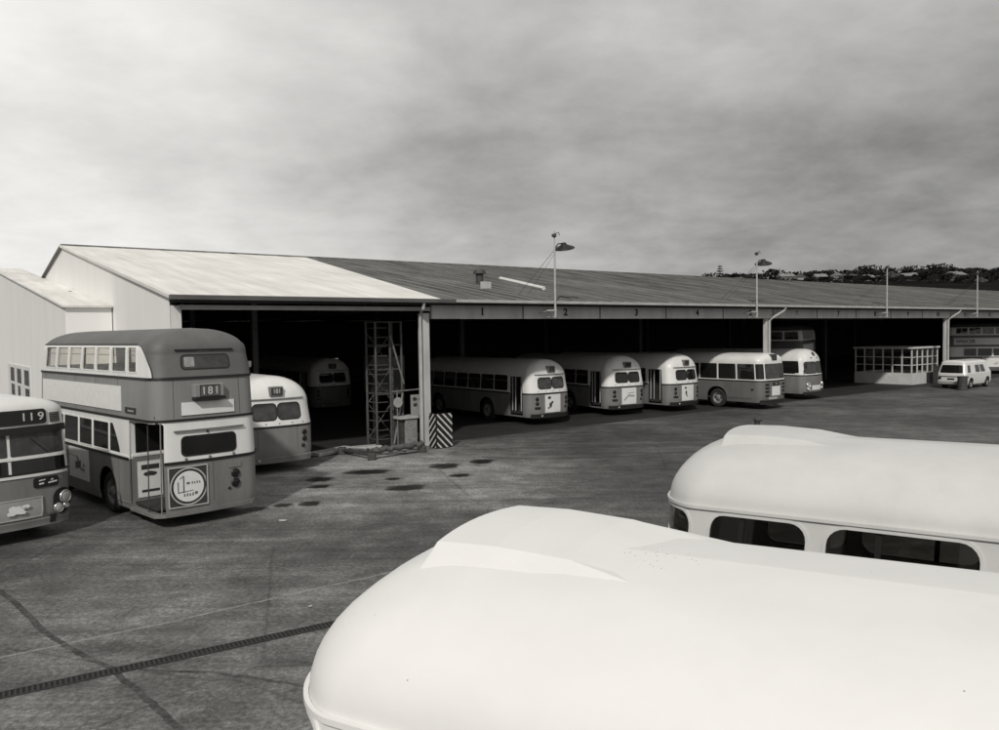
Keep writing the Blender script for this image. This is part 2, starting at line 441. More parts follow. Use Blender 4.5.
def single_deck(name, label, loc, rz, rear=None, front=None, glaz='old', group='single-deck buses', roof=CREAM, ad=0, rearnum='', seed=0, fairing=False, openwin=False, low=GREYP, doorL=True):
    """an under-floor-engined single-decker; rear / front say which end wants its details"""
    T = thing(name, label, 'bus', loc, rz, group)
    if glaz == 'square':
        B = Body(4.6, 1.22, 0.42, 0.42, 0.16, 0.12, [(0.36, .05, .05, .06), (0.6, 0, 0, 0), (1.46, 0, 0, 0), (2.36, .05, .10, .10)], 2.38, 2.88, 0.55, 0.5, 2.5)
    elif fairing:
        B = Body(4.9, 1.22, 0.42, 0.42, 0.22, 0.12, [(0.36, .05, .05, .06), (0.6, 0, 0, 0), (1.46, 0, 0, 0), (2.44, .05, .10, .10)], 2.46, 3.04, 0.85, 0.8, 2.15)
    elif front == 'modern':
        B = Body(4.9, 1.22, 0.30, 0.40, 0.16, 0.16, [(0.36, .05, .05, .06), (0.6, 0, 0, 0), (1.41, 0, 0, 0), (2.60, .05, .10, .09)], 2.62, 2.98, 0.42, 0.5, 2.3)
    else:
        B = Body(4.9, 1.22, 0.42, 0.40, 0.22, 0.16, [(0.36, .05, .05, .06), (0.6, 0, 0, 0), (1.41, 0, 0, 0), (2.02, .06, .10, .09)], 2.04, 2.93, 0.70, 0.62, 2.2)
    waist = 1.46 if glaz == 'square' or fairing else 1.41
    ctop = 2.38 if glaz == 'square' else 2.46 if fairing or front == 'modern' else 2.32
    ax = (-1.55, B.a-2.3) if glaz != 'square' else (-B.a+2.75, B.a-1.5)
    ops = arches(B, ax)
    wz0, wz1 = (waist+0.10, 2.20) if glaz == 'old' else (waist+0.08, 2.34)
    if fairing: wz0, wz1 = waist+0.12, 2.43
    door = []
    if doorL and rear and glaz == 'old':
        door = [(B.Lf(-B.a+0.62), B.Lf(-B.a+1.55), 0.42, 2.16, 0.06, 0)]
    wins = []
    if fairing:
        x = B.a-0.62
        for k in range(6):
            wid = (0.93, 1.2, 1.2, 1.2, 1.2, 1.2)[k]
            wins.append((x-wid, x)); x -= wid+0.14
    wops = []
    if openwin:
        for x0, x1 in wins:
            wops.append((B.Lf(x0), B.Lf(x1), wz0, wz1, 0.17, 0.17)); wops.append((B.Rt(x1), B.Rt(x0), wz0, wz1, 0.17, 0.17))
        wops.append((B.Lf(B.a-0.36), B.F(0.62), wz0, wz1, 0.17, 0.17))
        wops.append((B.F(0.5), B.F(-0.5), wz0, wz1, 0.17, 0.17))
    B.shell('lower_body', 0.36, waist, low, T, ops+door)
    B.shell('upper_body', waist, ctop, CREAM if not fairing else roof, T, door+wops)
    B.shell('roof', ctop, B.zt, roof, T)
    if not fairing:
        x = -B.a+0.7
        while x < B.a-0.5:
            if not any(abs(x-q) < 0.7 for q in ax) and not (door and x < -B.a+1.6):
                for w in (B.Lf(x), B.Rt(x)): B.patch('panel_joint', 0.40, waist-0.04, w, w+0.011, JOINT, T, 0.002, 0.004, nz=3)
            x += 1.12
        for y in (-0.62, 0.62): B.patch('panel_joint', 0.55, waist-0.04, B.R(y), B.R(y)+0.011, JOINT, T, 0.002, 0.004, nz=3)
    B.patch('waist_band', waist-0.03, waist+0.03, 0.0, B.tot, BLACKP, T, 0.008, 0.014, nz=2) if not door else [B.patch('waist_band', waist-0.03, waist+0.03, a, b, BLACKP, T, 0.008, 0.014, nz=2) for a, b in ((0.0, door[0][0]), (door[0][1], B.tot))]
    underbody(T, B)
    axle_set(T, B, ax)
    if door:
        bm = bmesh.new(); d0 = -B.a+0.62
        add_box(bm, (d0-0.08, -0.2, 0.5), (d0-0.05, B.b-0.12, 2.16)); add_box(bm, (d0+0.97, -0.2, 0.5), (d0+1.0, B.b-0.12, 2.16))
        add_box(bm, (d0-0.05, -0.2, 0.5), (d0+0.97, -0.17, 2.16)); add_box(bm, (d0-0.05, -0.17, 2.16), (d0+0.97, B.b-0.12, 2.2))
        obj('door_well', bm, INSIDE, T)
        for q in (0.22, 0.62, 0.84):
            obj('grab_rail', tube([(d0+q, B.b-0.09, 0.62), (d0+q, B.b-0.11, 2.14)], 0.022), STEELL, T)
    # side windows
    if openwin:
        for x0, x1 in wins:
            for s0, s1 in ((B.Lf(x0), B.Lf(x1)), (B.Rt(x1), B.Rt(x0))):
                f = B.seal('window_frame', s0-0.012, s1+0.012, wz0-0.006, wz1+0.006, 0.18, 0.028, roof, T, 0.012, 0.03)
                B.round_patch('pane', s0-0.005, s1+0.005, wz0, wz1, 0.16, SMOKE, f, -0.035, 0.006)
                B.patch('sliding_bar', wz0+0.02, wz1-0.02, s0+(s1-s0)*0.62, s0+(s1-s0)*0.62+0.05, BLACKP, f, -0.03, 0.02, nz=3)
        for s0, s1 in ((B.Lf(B.a-0.36), B.F(0.62)), (B.F(0.5), B.F(-0.5))):
            f = B.seal('window_frame', s0-0.012, s1+0.012, wz0-0.006, wz1+0.006, 0.18, 0.028, roof, T, 0.012, 0.03)
            B.round_patch('pane', s0-0.005, s1+0.005, wz0, wz1, 0.16, SMOKE, f, -0.035, 0.006)
        obj('rear_bulkhead', box((-B.a+0.5, -1.05, 0.56), (-B.a+0.54, 1.05, 2.4)), INSIDE, T)
        for k in range(7):
            for sd in (1, -1):
                st = bpy.data.objects.new('seat', None); link(st, T)
                x = B.a-1.6-k*0.95; y = sd*0.68
                bevel(obj('seat_back', box((x-0.45, y-0.42, 0.8), (x-0.36, y+0.42, 1.62)), SEATM, st), 0.03)
                bevel(obj('seat_cushion', box((x-0.38, y-0.42, 0.86), (x+0.05, y+0.42, 1.0)), SEATM, st), 0.03)
        obj('ceiling_rail', tube([(-3.5, 0.45, 2.42), (4.0, 0.45, 2.42)], 0.018), STEELL, T)
        for x in (3.25, 1.9, 0.4):
            obj('stanchion', tube([(x, 0.45, 0.56), (x, 0.45, 2.42)], 0.018), STEELL, T)
    elif glaz == 'square':
        edges = [-B.a+0.36+i*1.16 for i in range(8)]
        for i in range(7):
            for s0, s1 in ((B.Lf(edges[i]+0.05), B.Lf(edges[i+1]-0.05)), (B.Rt(edges[i+1]-0.05), B.Rt(edges[i]+0.05))):
                if i < 7: B.round_patch('window', s0, s1, wz0, wz1, 0.05, DGLASS, T, 0.004)
    else:
        x = -B.a+(1.72 if door else 0.75); k = 0
        while x+1.0 < B.a-0.35:
            for s0, s1 in ((B.Lf(x), B.Lf(x+0.98)), (B.Rt(x+0.98), B.Rt(x))):
                w = B.round_patch('window', s0, s1, wz0, wz1, 0.07, DGLASS, T, 0.004)
                B.patch('vent_bar', wz0+0.44, wz0+0.465, s0+0.02, s1-0.02, STEELM, w, 0.014, 0.012, nz=2)
            x += 1.06; k += 1
    # gutter rail above the windows
    if fairing:
        B.patch('gutter_rail', ctop-0.012, ctop+0.016, 0.0, B.tot, roof, T, 0.018, 0.024, nz=2, ds=0.05)
    # ---- rear
    if rear and glaz == 'old':
        yw = 0.76
        for s0, s1 in ((B.R(-yw), B.R(-0.035)), (B.R(0.035), B.R(yw))):
            B.seal('window_frame', s0-0.03, s1+0.03, 1.60, 2.13, 0.15, 0.035, BLACKP, T, 0.012, 0.016)
            B.round_patch('rear_window', s0, s1, 1.63, 2.10, 0.13, GGLASS if seed in (0, 1) else DGLASS, T, 0.006)
        B.patch('drip_rail', 2.235, 2.262, B.R(-0.93), B.R(0.93), STEELM, T, 0.035, 0.05, nz=2)
        P = B.P(B.R(0), 2.46)
        rb = bevel(obj('route_box', box((P.x-0.10, -0.21, 2.34), (P.x+0.16, 0.21, 2.62)), STEELM, T), 0.02)
        obj('route_blind', box((P.x-0.112, -0.17, 2.38), (P.x-0.104, 0.17, 2.58)), INSIDE if seed != 1 else GGLASS, rb)
        if rearnum: text('route_number', rearnum, 0.2, (P.x-0.115, 0, 2.48), 'rear', POSTER2, rb, squeeze=0.85)
        for y in (-0.9, -0.5, -0.05, 0.4, 0.85):
            p = B.P(B.R(y*0.92), 1.51); disc(T, 'lamp_stud', p, B.N(B.R(y*0.92), 1.51), 0.02, 0.02, STEELM, 8)
        for y in (-0.86, 0.84):
            for z in (1.18, 0.98): disc(T, 'tail_lamp', B.P(B.R(y), z), B.N(B.R(y), z), 0.07, 0.03, DLAMP, ring=BLACKP)
        B.patch('number_plate', 0.72, 0.83, B.R(0.68), B.R(0.95), BLACKP, T, 0.01)
        p = B.P(B.R(-0.8), 0.78); disc(T, 'filler_cap', p, B.N(B.R(-0.8), 0.78), 0.06, 0.05, BLACKP, 10)
        bp = B.patch('bumper', 0.33, 0.52, B.R(-1.12), B.R(1.12), DUSTYBLACK if ad else low, T, 0.06, 0.06, nz=3)
        disc(T, 'plate_lamp', B.P(B.R(0.62), 0.44, 0.06), B.N(B.R(0.62), 0.44), 0.05, 0.04, LAMPG, 10)
        if ad:
            pst = B.patch('advert_panel', 0.56, 1.355, B.R(-0.46), B.R(0.44), POSTER, T, 0.02, 0.015)
            px = B.P(B.R(0), 0.9).x-0.03
            if ad == 1:
                marks(pst, (px, 0, 0.95), 'rear', [blob(-0.22, 0.27, 0.12, 0.08, 3), blob(-0.14, -0.06, 0.09, 0.15, 4), blob(-0.04, 0.06, 0.08, 0.07, 5), blob(-0.25, -0.18, 0.09, 0.04, 6)], INK)
            elif ad == 2:
                marks(pst, (px, 0, 0.95), 'rear', [[(-0.34, -0.16), (-0.05, 0.07), (0.1, 0.07), (0.1, 0.0), (-0.02, 0.0), (-0.32, -0.22)], [(0.05, -0.03), (0.34, -0.03), (0.3, 0.05), (0.05, 0.03)], [(-0.1, 0.12), (0.3, 0.16), (0.3, 0.19), (-0.1, 0.15)]], INK2)
            else:
                marks(pst, (px, 0, 0.95), 'rear', [blob(-0.18, 0.26, 0.09, 0.06, 8), blob(-0.14, 0.0, 0.07, 0.14, 9), blob(-0.08, -0.14, 0.06, 0.05, 10)], INK)
    if rear and glaz == 'square':
        B.round_patch('rear_window', B.R(-0.86), B.R(0.86), waist+0.10, 2.34, 0.06, GGLASS, T, 0.006)
        for s0, s1 in ((B.R(0.93), B.Lf(-B.a+0.33)), (B.Rt(-B.a+0.33), B.R(-0.93))):
            B.round_patch('corner_window', s0, s1, waist+0.10, 2.34, 0.05, DGLASS, T, 0.004)
        P = B.P(B.R(0), 2.6)
        bevel(obj('route_box', box((P.x-0.05, -0.22, 2.5), (P.x+0.2, 0.22, 2.82)), STEELD, T), 0.02)
        B.patch('number_plate', 1.20, 1.38, B.R(-0.3), B.R(0.3), BLACKP, T, 0.012)
        text('plate_lettering', '2733', 0.13, (B.P(B.R(0), 1.29).x-0.02, 0, 1.29), 'rear', INK2, T)
        B.patch('advert_panel', 0.70, 1.18, B.R(-0.38), B.R(0.38), POSTER, T, 0.014)
        for y in (-0.75, 0.75):
            for z in (1.28, 1.1, 0.92, 0.72): B.patch('tail_lamp', z-0.04, z+0.04, B.R(y-0.13), B.R(y+0.13), DLAMP, T, 0.02, 0.03)
        B.patch('lamp_strip', 0.52, 0.62, B.R(-0.1), B.R(0.62), STEELL, T, 0.02, 0.03)
        B.patch('bumper', 0.28, 0.5, B.R(-1.15), B.R(1.15), DUSTYBLACK, T, 0.07, 0.07, nz=3)
        B.patch('locker_flap', 0.58, 0.8, B.Lf(-B.a+0.6), B.Lf(-2.55), low, T, 0.012, 0.02)
        B.patch('lamp', 1.0, 1.07, B.Lf(-B.a+0.5), B.Lf(-B.a+0.66), DLAMP, T, 0.02, 0.03)
    # ---- front
    if front == 'old':
        for s0, s1 in ((B.F(1.02), B.F(0.03)), (B.F(-0.03), B.F(-1.02))):
            B.seal('window_frame', s0-0.03, s1+0.03, 1.50, 2.20, 0.13, 0.035, BLACKP, T, 0.012, 0.016)
            B.round_patch('windscreen', s0, s1, 1.53, 2.17, 0.11, GGLASS, T, 0.006)
        B.round_patch('cab_window', B.Rt(B.a-0.32), B.Rt(B.a-1.5), 1.56, 2.24, 0.08, DGLASS, T, 0.016)
        P = B.P(B.F(0), 2.5)
        bevel(obj('destination_box', box((P.x-0.3, -0.42, 2.32), (P.x+0.02, 0.42, 2.44)), STEELD, T), 0.02)
        disc(T, 'roof_badge', B.P(B.F(0), 2.62), B.N(B.F(0), 2.62), 0.13, 0.04, STEELD)
        text('fleet_lettering', '1288', 0.12, (P.x+0.025, 0, 2.38), 'front', POSTER2, T)
        for y in (-0.82, 0.82):
            for dz, r in ((0.86, 0.13), (0.64, 0.08)): disc(T, 'headlight', B.P(B.F(y), dz), B.N(B.F(y), dz), r, 0.06, LAMPG, ring=CHROME)
        B.patch('grille', 0.95, 1.3, B.F(0.55), B.F(-0.55), STEELM, T, 0.014)
        B.patch('nose_panel', 0.45, 1.32, B.F(0.95), B.F(-0.95), STEELM, T, 0.008)
        B.patch('advert_panel', 0.56, 0.82, B.F(0.5), B.F(-0.5), POSTER, T, 0.02)
        B.patch('bumper', 0.3, 0.46, B.F(1.1), B.F(-1.1), DUSTYBLACK, T, 0.07, 0.07, nz=3)
        bm = tube([(B.a-0.1, -1.1, 1.9), (B.a+0.05, -1.32, 1.95)], 0.012); add_box(bm, (B.a+0.02, -1.42, 1.82), (B.a+0.05, -1.28, 2.08)); obj('mirror', bm, BLACKP, T)
    if front == 'modern':
        vis = B.patch('visor', 2.23, 2.37, B.F(1.16), B.F(-1.16), BLACKP, T, 0.05, 0.06, nz=3)
        db = B.round_patch('destination_box', B.F(0.78), B.F(-0.78), 2.41, 2.71, 0.06, BLACKP, T, 0.02, 0.02)
        px = B.P(B.F(0.4), 2.56).x
        for ch, y in (('1', 0.31), ('1', 0.46), ('9', 0.64)): text('route_number', ch, 0.23, (B.P(B.F(y), 2.56).x+0.034, y, 2.56), 'front', POSTER2, db, squeeze=1.1)
        marks(db, (px+0.05, -0.3, 2.55), 'front', [[(-0.05, -0.04), (0.12, -0.03), (0.12, -0.005), (-0.05, -0.01)], [(-0.02, 0.02), (0.1, 0.03), (0.1, 0.05), (-0.02, 0.045)]], POSTER2, 'destination_lettering')
        for sg in (1, -1):
            gr = B.patch('vent_grille', 2.42, 2.62, min(B.F(sg*0.86), B.F(sg*1.08)), max(B.F(sg*0.86), B.F(sg*1.08)), STEELD, T, 0.014, 0.02)
            for k in range(4): B.patch('louvre', 2.44+k*0.047, 2.455+k*0.047, min(B.F(sg*0.87), B.F(sg*1.07)), max(B.F(sg*0.87), B.F(sg*1.07)), STEELM, gr, 0.022, 0.014, nz=2)
        for s0, s1 in ((B.F(1.12), B.F(0.03)), (B.F(-0.03), B.F(-1.12))):
            B.round_patch('windscreen', s0, s1, 1.78, 2.23, 0.03, GGLASS, T, 0.004)
            B.round_patch('lower_windscreen', s0, s1, 1.40, 1.70, 0.03, DGLASS, T, 0.004)
        for y in (0.75, -0.35):
            p0 = B.P(B.F(y), 1.80, 0.03); p1 = B.P(B.F(y-0.32), 2.12, 0.025); obj('wiper', tube([p0, p1], 0.008, 5), BLACKP, T)
        for zz in (1.34, 1.71): B.patch('glazing_bar', zz, zz+0.055, B.F(1.17), B.F(-1.17), CREAM, T, 0.016, 0.02, nz=2)
        bd = B.round_patch('badge_plate', B.F(0.92), B.F(0.42), 1.09, 1.30, 0.05, BLACKP, T, 0.014, 0.02)
        marks(bd, (B.P(B.F(0.68), 1.2).x+0.04, 0.68, 1.2), 'front', [[(-0.17, 0.02), (-0.03, 0.04), (-0.03, 0.06), (-0.17, 0.045)], [(-0.17, -0.05), (-0.06, -0.04), (-0.06, -0.01), (-0.17, -0.015)], [(0.02, -0.04), (0.19, -0.02), (0.19, 0.01), (0.02, -0.01)], [(0.06, 0.02), (0.13, 0.03), (0.1, 0.06)]], POSTER2)
        for sg in (1, -1):
            ho = B.round_patch('headlight_housing', min(B.F(sg*0.80), B.F(sg*1.19)), max(B.F(sg*0.80), B.F(sg*1.19)), 0.50, 1.02, 0.19, BLACKP, T, 0.03, 0.03)
            disc(ho, 'headlight', B.P(B.F(sg*1.04), 0.82, 0.02), B.N(B.F(sg*1.0), 0.82), 0.115, 0.05, LAMPG, ring=CHROME)
            disc(ho, 'headlight', B.P(B.F(sg*0.89), 0.615, 0.02), B.N(B.F(sg*0.9), 0.615), 0.085, 0.05, LAMPG, ring=CHROME)
            disc(ho, 'indicator', B.P(B.F(sg*1.06), 0.63, 0.02), B.N(B.F(sg*1.0), 0.63), 0.055, 0.04, STEELL, ring=CHROME)
            B.patch('bumper_overrider', 0.34, 0.52, min(B.F(sg*0.72), B.F(sg*0.84)), max(B.F(sg*0.72), B.F(sg*0.84)), DUSTYBLACK, T, 0.07, 0.06)
        ap = B.patch('advert_panel', 0.52, 0.90, B.F(0.56), B.F(-0.5), mat('poster_grey', 0.33, 0.6, 0.1, 5), T, 0.016)
        B.seal('panel_edge', B.F(0.58), B.F(-0.52), 0.50, 0.92, 0.01, 0.02, STEELL, ap, 0.03, 0.01)
        marks(ap, (B.P(B.F(0.1), 0.7).x+0.05, 0.12, 0.7), 'front', [blob(-0.05, 0.0, 0.24, 0.12, 2, 16, .5), blob(0.12, 0.06, 0.1, 0.05, 12)], POSTER)
        B.patch('bumper', 0.3, 0.46, B.F(1.15), B.F(-1.15), low, T, 0.06, 0.06, nz=3)
        bm = tube([(B.a-0.12, 1.16, 1.72), (B.a+0.06, 1.25, 1.66), (B.a+0.06, 1.28, 1.55)], 0.012)
        add_box(bm, (B.a+0.04, 1.22, 1.40), (B.a+0.08, 1.32, 1.56)); obj('mirror', bm, BLACKP, T)
    if fairing:
        bm = bmesh.new()                                    # raised destination dome over the front of the roof
        secs = [(B.a-0.58, 3.05, 1.0), (B.a-0.60, 3.08, 1.0), (B.a-0.95, 3.09, 0.99), (B.a-1.35, 3.07, 0.97), (B.a-2.0, 2.97, 0.90)]
        rings = []
        def roofz(x, y):
            best = B.zt
            for k in range(60):
                z = B.zc+(B.zt-B.zc)*k/59; iy, fr, bk = B.inset(z)
                if abs(y) > B.b-iy or x > B.a-fr-B.bowf*(y/B.b)**2: return z
            return best
        for x, hh, wd in secs:
            ring = []
            for k in range(13):
                yr = wd*0.56*(k/6-1); y = yr-0.12; base = roofz(x-0.12*(1-(y/0.74)**2)*0, y)-0.05
                edge = 0.0 if k in (0, 12) else 1.0
                ring.append(bm.verts.new((x-0.05*(yr/0.56)**2, y+(0.0 if 0 < k < 12 else 0.11*(1 if k else -1)), (base if edge == 0 else hh-0.03*(yr/0.56)**2))))
            rings.append(ring)
        for i in range(len(rings)-1):
            for k in range(12): bm.faces.new((rings[i][k], rings[i][k+1], rings[i+1][k+1], rings[i+1][k]))
        cap = bm.faces.new(rings[0][::-1])
        bmesh.ops.recalc_face_normals(bm, faces=bm.faces)
        bevel(obj('destination_dome', bm, roof, T), 0.03, 3)
        for x in (B.a-5.2,):      # roof panel laps: thin cover strips over the roof
            bm = bmesh.new(); prev = None
            for k in range(41):
                t = math.pi*k/40; c = math.cos(t); sn = abs(math.sin(t))
                y = (B.b-0.06)*math.copysign(abs(c)**(2/B.n), c); z = B.zc+(B.zt-B.zc)*sn**(2/B.n)
                row = [bm.verts.new((x-0.005, y, z+0.006)), bm.verts.new((x+0.005, y, z+0.006))]
                if prev: bm.faces.new((prev[0], row[0], row[1], prev[1]))
                prev = row
            bmesh.ops.recalc_face_normals(bm, faces=bm.faces)
            solid(obj('roof_strip', bm, roof, T), 0.0015, 1.0)
    T.rotation_euler = (0, 0, rz)
    return T, B

def double_deck(name, label, loc, rz, board='', num='181', low=GREYP, cream=CREAM):
    T = thing(name, label, 'bus', loc, rz, 'double-deck buses')
    B = Body(4.08, 1.22, 0.24, 0.30, 0.10, 0.10, [(0.28, .04, .08, .03), (0.5, 0, 0, 0), (1.43, 0, .0, 0), (2.36, .03, .03, .02), (3.26, .05, .08, .05), (3.78, .10, .14, .16)], 3.80, 4.36, 0.80, 0.62, 2.2)
    A = B.a
    plat = (B.R(1.0), B.Lf(-A+1.46), 0.34, 2.30, 0.07, 0)
    ops = arches(B, (-A+2.85, A-1.6), 0.6, 1.12)
    ops = [o for o in ops]
    B.shell('lower_panels', 0.28, 1.43, low, T, ops+[plat])
    B.shell('saloon_body', 1.43, 2.36, cream, T, [plat])
    B.shell('middle_panels', 2.36, 3.26, mat('grey_bus_paint_mid', 0.235, 0.38, 0.16, 1.6, streak=True, bump=0.05, bscale=5) if low is GREYP else low, T)
    uw = []; x = -A+0.95
    for k in range(7):
        w = 0.52 if k == 0 else 0.91
        uw.append((x, x+w)); x += w+0.11
    uops = []
    for x0, x1 in uw:
        uops += [(B.Lf(x0), B.Lf(x1), 3.38, 3.95, 0.05, 0.05), (B.Rt(x1), B.Rt(x0), 3.38, 3.95, 0.05, 0.05)]
    uops += [(B.F(0.98), B.F(0.05), 3.38, 3.92, 0.08, 0.08), (B.F(-0.05), B.F(-0.98), 3.38, 3.92, 0.08, 0.08)]
    B.shell('upper_body', 3.26, 4.0, cream, T, uops)
    B.shell('roof', 4.0, B.zt, ROOFP, T)
    for x in (-2.0, -0.55, 0.95, 2.3, 3.4):
        for w in (B.Lf(x), B.Rt(x)):
            B.patch('panel_joint', 2.39, 3.23, w, w+0.010, JOINT, T, 0.002, 0.004, nz=4)
            if abs(x+1.23) > 0.7 and abs(x-A+1.6) > 0.7 and x > -A+1.5: B.patch('panel_joint', 0.40, 1.39, w, w+0.010, JOINT, T, 0.002, 0.004, nz=4)
    for y in (-0.78, 0.78): B.patch('panel_joint', 2.39, 3.23, B.R(y), B.R(y)+0.010, JOINT, T, 0.002, 0.004, nz=4)
    B.patch('panel_joint', 0.5, 1.39, B.R(-0.06), B.R(-0.05), JOINT, T, 0.002, 0.004, nz=4)
    for z in (0.42, ): B.patch('kick_strip', z, z+0.02, plat[1]+0.02, B.Lf(-A+2.2), STEELM, T, 0.012, 0.02, nz=2)
    for o in uops:
        f = B.seal('window_frame', o[0]-0.01, o[1]+0.01, o[2]-0.01, o[3]+0.01, 0.06, 0.03, cream if o[3] > 3.9 else BLACKP, T, 0.012, 0.03)
        B.round_patch('pane', o[0]-0.004, o[1]+0.004, o[2], o[3], 0.05, GLASS, f, -0.03, 0.006)
        if o[3] > 3.94: B.patch('vent_bar', 3.76, 3.775, o[0]+0.02, o[1]-0.02, STEELM, f, -0.02, 0.02, nz=2)
    # grey swoosh over the upper rear
    def dist(t):
        q = 1-t
        return 0.10+0.95*(1-math.sqrt(max(0, 1-(1-q)**2)))
    def panel(name, z0, z1, s0, s1, off=0.014):
        return B.patch(name, z0, z1, s0, s1, ROOFP, T, off, 0.016, nz=24, ds=0.03)
    lcurve = lambda t: B.Lf(-A+dist(t)); rcurve = lambda t: B.Rt(-A+dist(t))
    panel('rear_panel', 3.27, 4.0, rcurve, lcurve)
    B.seal('window_rubber', B.R(-0.60), B.R(0.60), 3.43, 3.77, 0.10, 0.03, BLACKP, T, 0.026, 0.02)
    uwn = B.round_patch('upper_rear_window', B.R(-0.58), B.R(0.58), 3.45, 3.75, 0.09, GGLASS, T, 0.022)
    B.round_patch('daylight_patch', B.R(0.28), B.R(0.52), 3.50, 3.71, 0.03, mat('daylight_patch', 0.30, 0.5, 0.3, 12), uwn, 0.027, 0.004)  # pale patch painted for daylight seen through this side of the pane
    B.patch('swoosh_line', 3.27, 4.0, lambda t: lcurve(t)-0.012, lambda t: lcurve(t)+0.022, BLACKP, T, 0.018, 0.014, nz=24)
    B.patch('swoosh_line', 3.27, 4.0, lambda t: rcurve(t)-0.022, lambda t: rcurve(t)+0.012, BLACKP, T, 0.018, 0.014, nz=24)
    # black beading
    B.patch('beading', 3.235, 3.285, 0.0, B.tot, BLACKP, T, 0.02, 0.025, nz=2)
    B.patch('beading', 2.325, 2.375, 0.0, B.tot, BLACKP, T, 0.02, 0.025, nz=2)
    B.patch('beading', 1.40, 1.46, 0.0, plat[0], BLACKP, T, 0.014, 0.02, nz=2)
    B.patch('beading', 1.40, 1.46, plat[1], B.tot, BLACKP, T, 0.014, 0.02, nz=2)
    B.patch('cantrail', 3.985, 4.015, B.Lf(-A+1.0), B.tot-B.Rt(-A+1.0)+B.tot if False else B.F(-B.b+0.3), BLACKP, T, 0.014, 0.016, nz=2)
    B.patch('drip_rail', 3.855, 3.885, B.R(-0.72), B.R(0.72), BLACKP, T, 0.04, 0.06, nz=2)
    B.patch('rear_lettering', 3.83, 3.845, B.R(-0.1), B.R(0.18), INK2, T, 0.02, 0.01, nz=2)
    # lower deck windows (left and right)
    lw = [(-A+2.68, -A+3.68), (-A+3.80, -A+4.68), (-A+4.80, -A+5.85), (-A+5.95, -A+6.9)]
    for x0, x1 in lw:
        for s0, s1 in ((B.Lf(x0), B.Lf(x1)), (B.Rt(x1), B.Rt(x0))):
            f = B.seal('window_frame', s0-0.025, s1+0.025, 1.51, 2.20, 0.06, 0.03, cream, T, 0.014, 0.02)
            B.round_patch('pane', s0, s1, 1.53, 2.18, 0.04, DGLASS, f, 0.006)
    for sg in (1, -1):
        if sg > 0: B.patch('quarter_window', 1.54, 2.18, lambda t: B.Lf(-A+1.98+0.46*t**1.3), B.Lf(-A+2.57), DGLASS, T, 0.006, 0.012, nz=10)
        else: B.patch('quarter_window', 1.54, 2.18, B.Rt(-A+2.57), lambda t: B.Rt(-A+1.98+0.46*t**1.3), DGLASS, T, 0.006, 0.012, nz=10)
    B.patch('cream_sill', 1.465, 1.50, B.Lf(-A+1.5), B.Lf(A-0.5), cream, T, 0.012, 0.016, nz=2)
    # advert boards
    ab = B.patch('side_board', 2.49, 3.06, B.Lf(-A+1.85), B.Lf(A-0.45), POSTER, T, 0.02, 0.02)
    if board:
        text('board_lettering', board, 0.42, (A-1.4, B.b-0.0, 2.77), 'left', INK, ab, squeeze=0.9)
    gb = B.patch('garage_plate', 2.47, 2.60, B.Lf(-A+1.02), B.Lf(-A+1.62), INK, T, 0.015, 0.02)
    marks(gb, (-A+1.3, B.P(B.Lf(-A+1.3), 2.53).y+0.03, 2.53), 'left', [[(-0.15, -0.02), (0.2, -0.02), (0.2, 0.02), (-0.15, 0.02)]], INK2, 'plate_lettering')
    dp = B.patch('side_poster', 0.60, 1.38, B.Lf(-A+4.05), B.Lf(-A+5.5), POSTER, T, 0.014, 0.014)
    marks(dp, (-A+4.5, B.b+0.03, 0.86), 'left', [blob(0.0, 0, .2, .05, 4), blob(0.12, 0.12, .08, .05, 8)], INK2)
    # rear furniture
    P = B.P(B.R(0), 2.95)
    rb = bevel(obj('route_box', box((P.x-0.13, -0.32, 2.83), (P.x+0.1, 0.36, 3.12)), mat('route_box_grey', 0.25, 0.5, 0.1, 4), T), 0.02)
    obj('box_ledge', box((P.x-0.19, -0.33, 2.775), (P.x-0.01, 0.37, 2.828)), BLACKP, rb)
    obj('route_blind', box((P.x-0.14, -0.22, 2.845), (P.x-0.132, 0.24, 3.1)), INSIDE, rb)
    for y in (0.155, 0.01, -0.14): obj('blind_panel', box((P.x-0.146, y-0.066, 2.852), (P.x-0.1402, y+0.066, 3.075)), mat('blind_cloth', 0.10, 0.7, 0.2, 9), rb)
    for ch, y in zip(num, (0.155, 0.01, -0.14)): text('route_number', ch, 0.24, (P.x-0.148, y, 2.965), 'rear', POSTER2, rb)
    B.patch('rear_board', 2.45, 2.73, B.R(-0.62), B.R(0.62), POSTER, T, 0.02, 0.02)
    B.round_patch('rear_window', B.R(-0.60), B.R(0.62), 1.58, 1.97, 0.09, DGLASS, T, 0.008)
    B.seal('window_rubber', B.R(-0.63), B.R(0.65), 1.55, 2.00, 0.11, 0.03, BLACKP, T, 0.014, 0.018)
    B.patch('rain_rail', 2.10, 2.13, B.R(-0.82), B.R(0.80), STEELM, T, 0.04, 0.05, nz=2)
    disc(T, 'lamp_stud', B.P(B.R(0.05), 2.06), B.N(B.R(0.05), 2.06), 0.03, 0.03, STEELD, 8)
    for y in (-0.55, 0.02, 0.55): disc(T, 'lamp_stud', B.P(B.R(y), 1.50), B.N(B.R(y), 1.50), 0.03, 0.03, STEELM, 8)
    # round advert on a black square
    sq = B.patch('advert_panel', 0.47, 1.33, B.R(0.10), B.R(0.93), INK, T, 0.012, 0.012)
    B.seal('advert_edge', B.R(0.085), B.R(0.945), 0.455, 1.345, 0.01, 0.024, STEELL, sq, 0.03, 0.02)
    c = B.P(B.R(0.515), 0.90, 0.02); M = Matrix.Translation(c) @ Vector((-1, 0, 0)).to_track_quat('Z', 'Y').to_matrix().to_4x4()
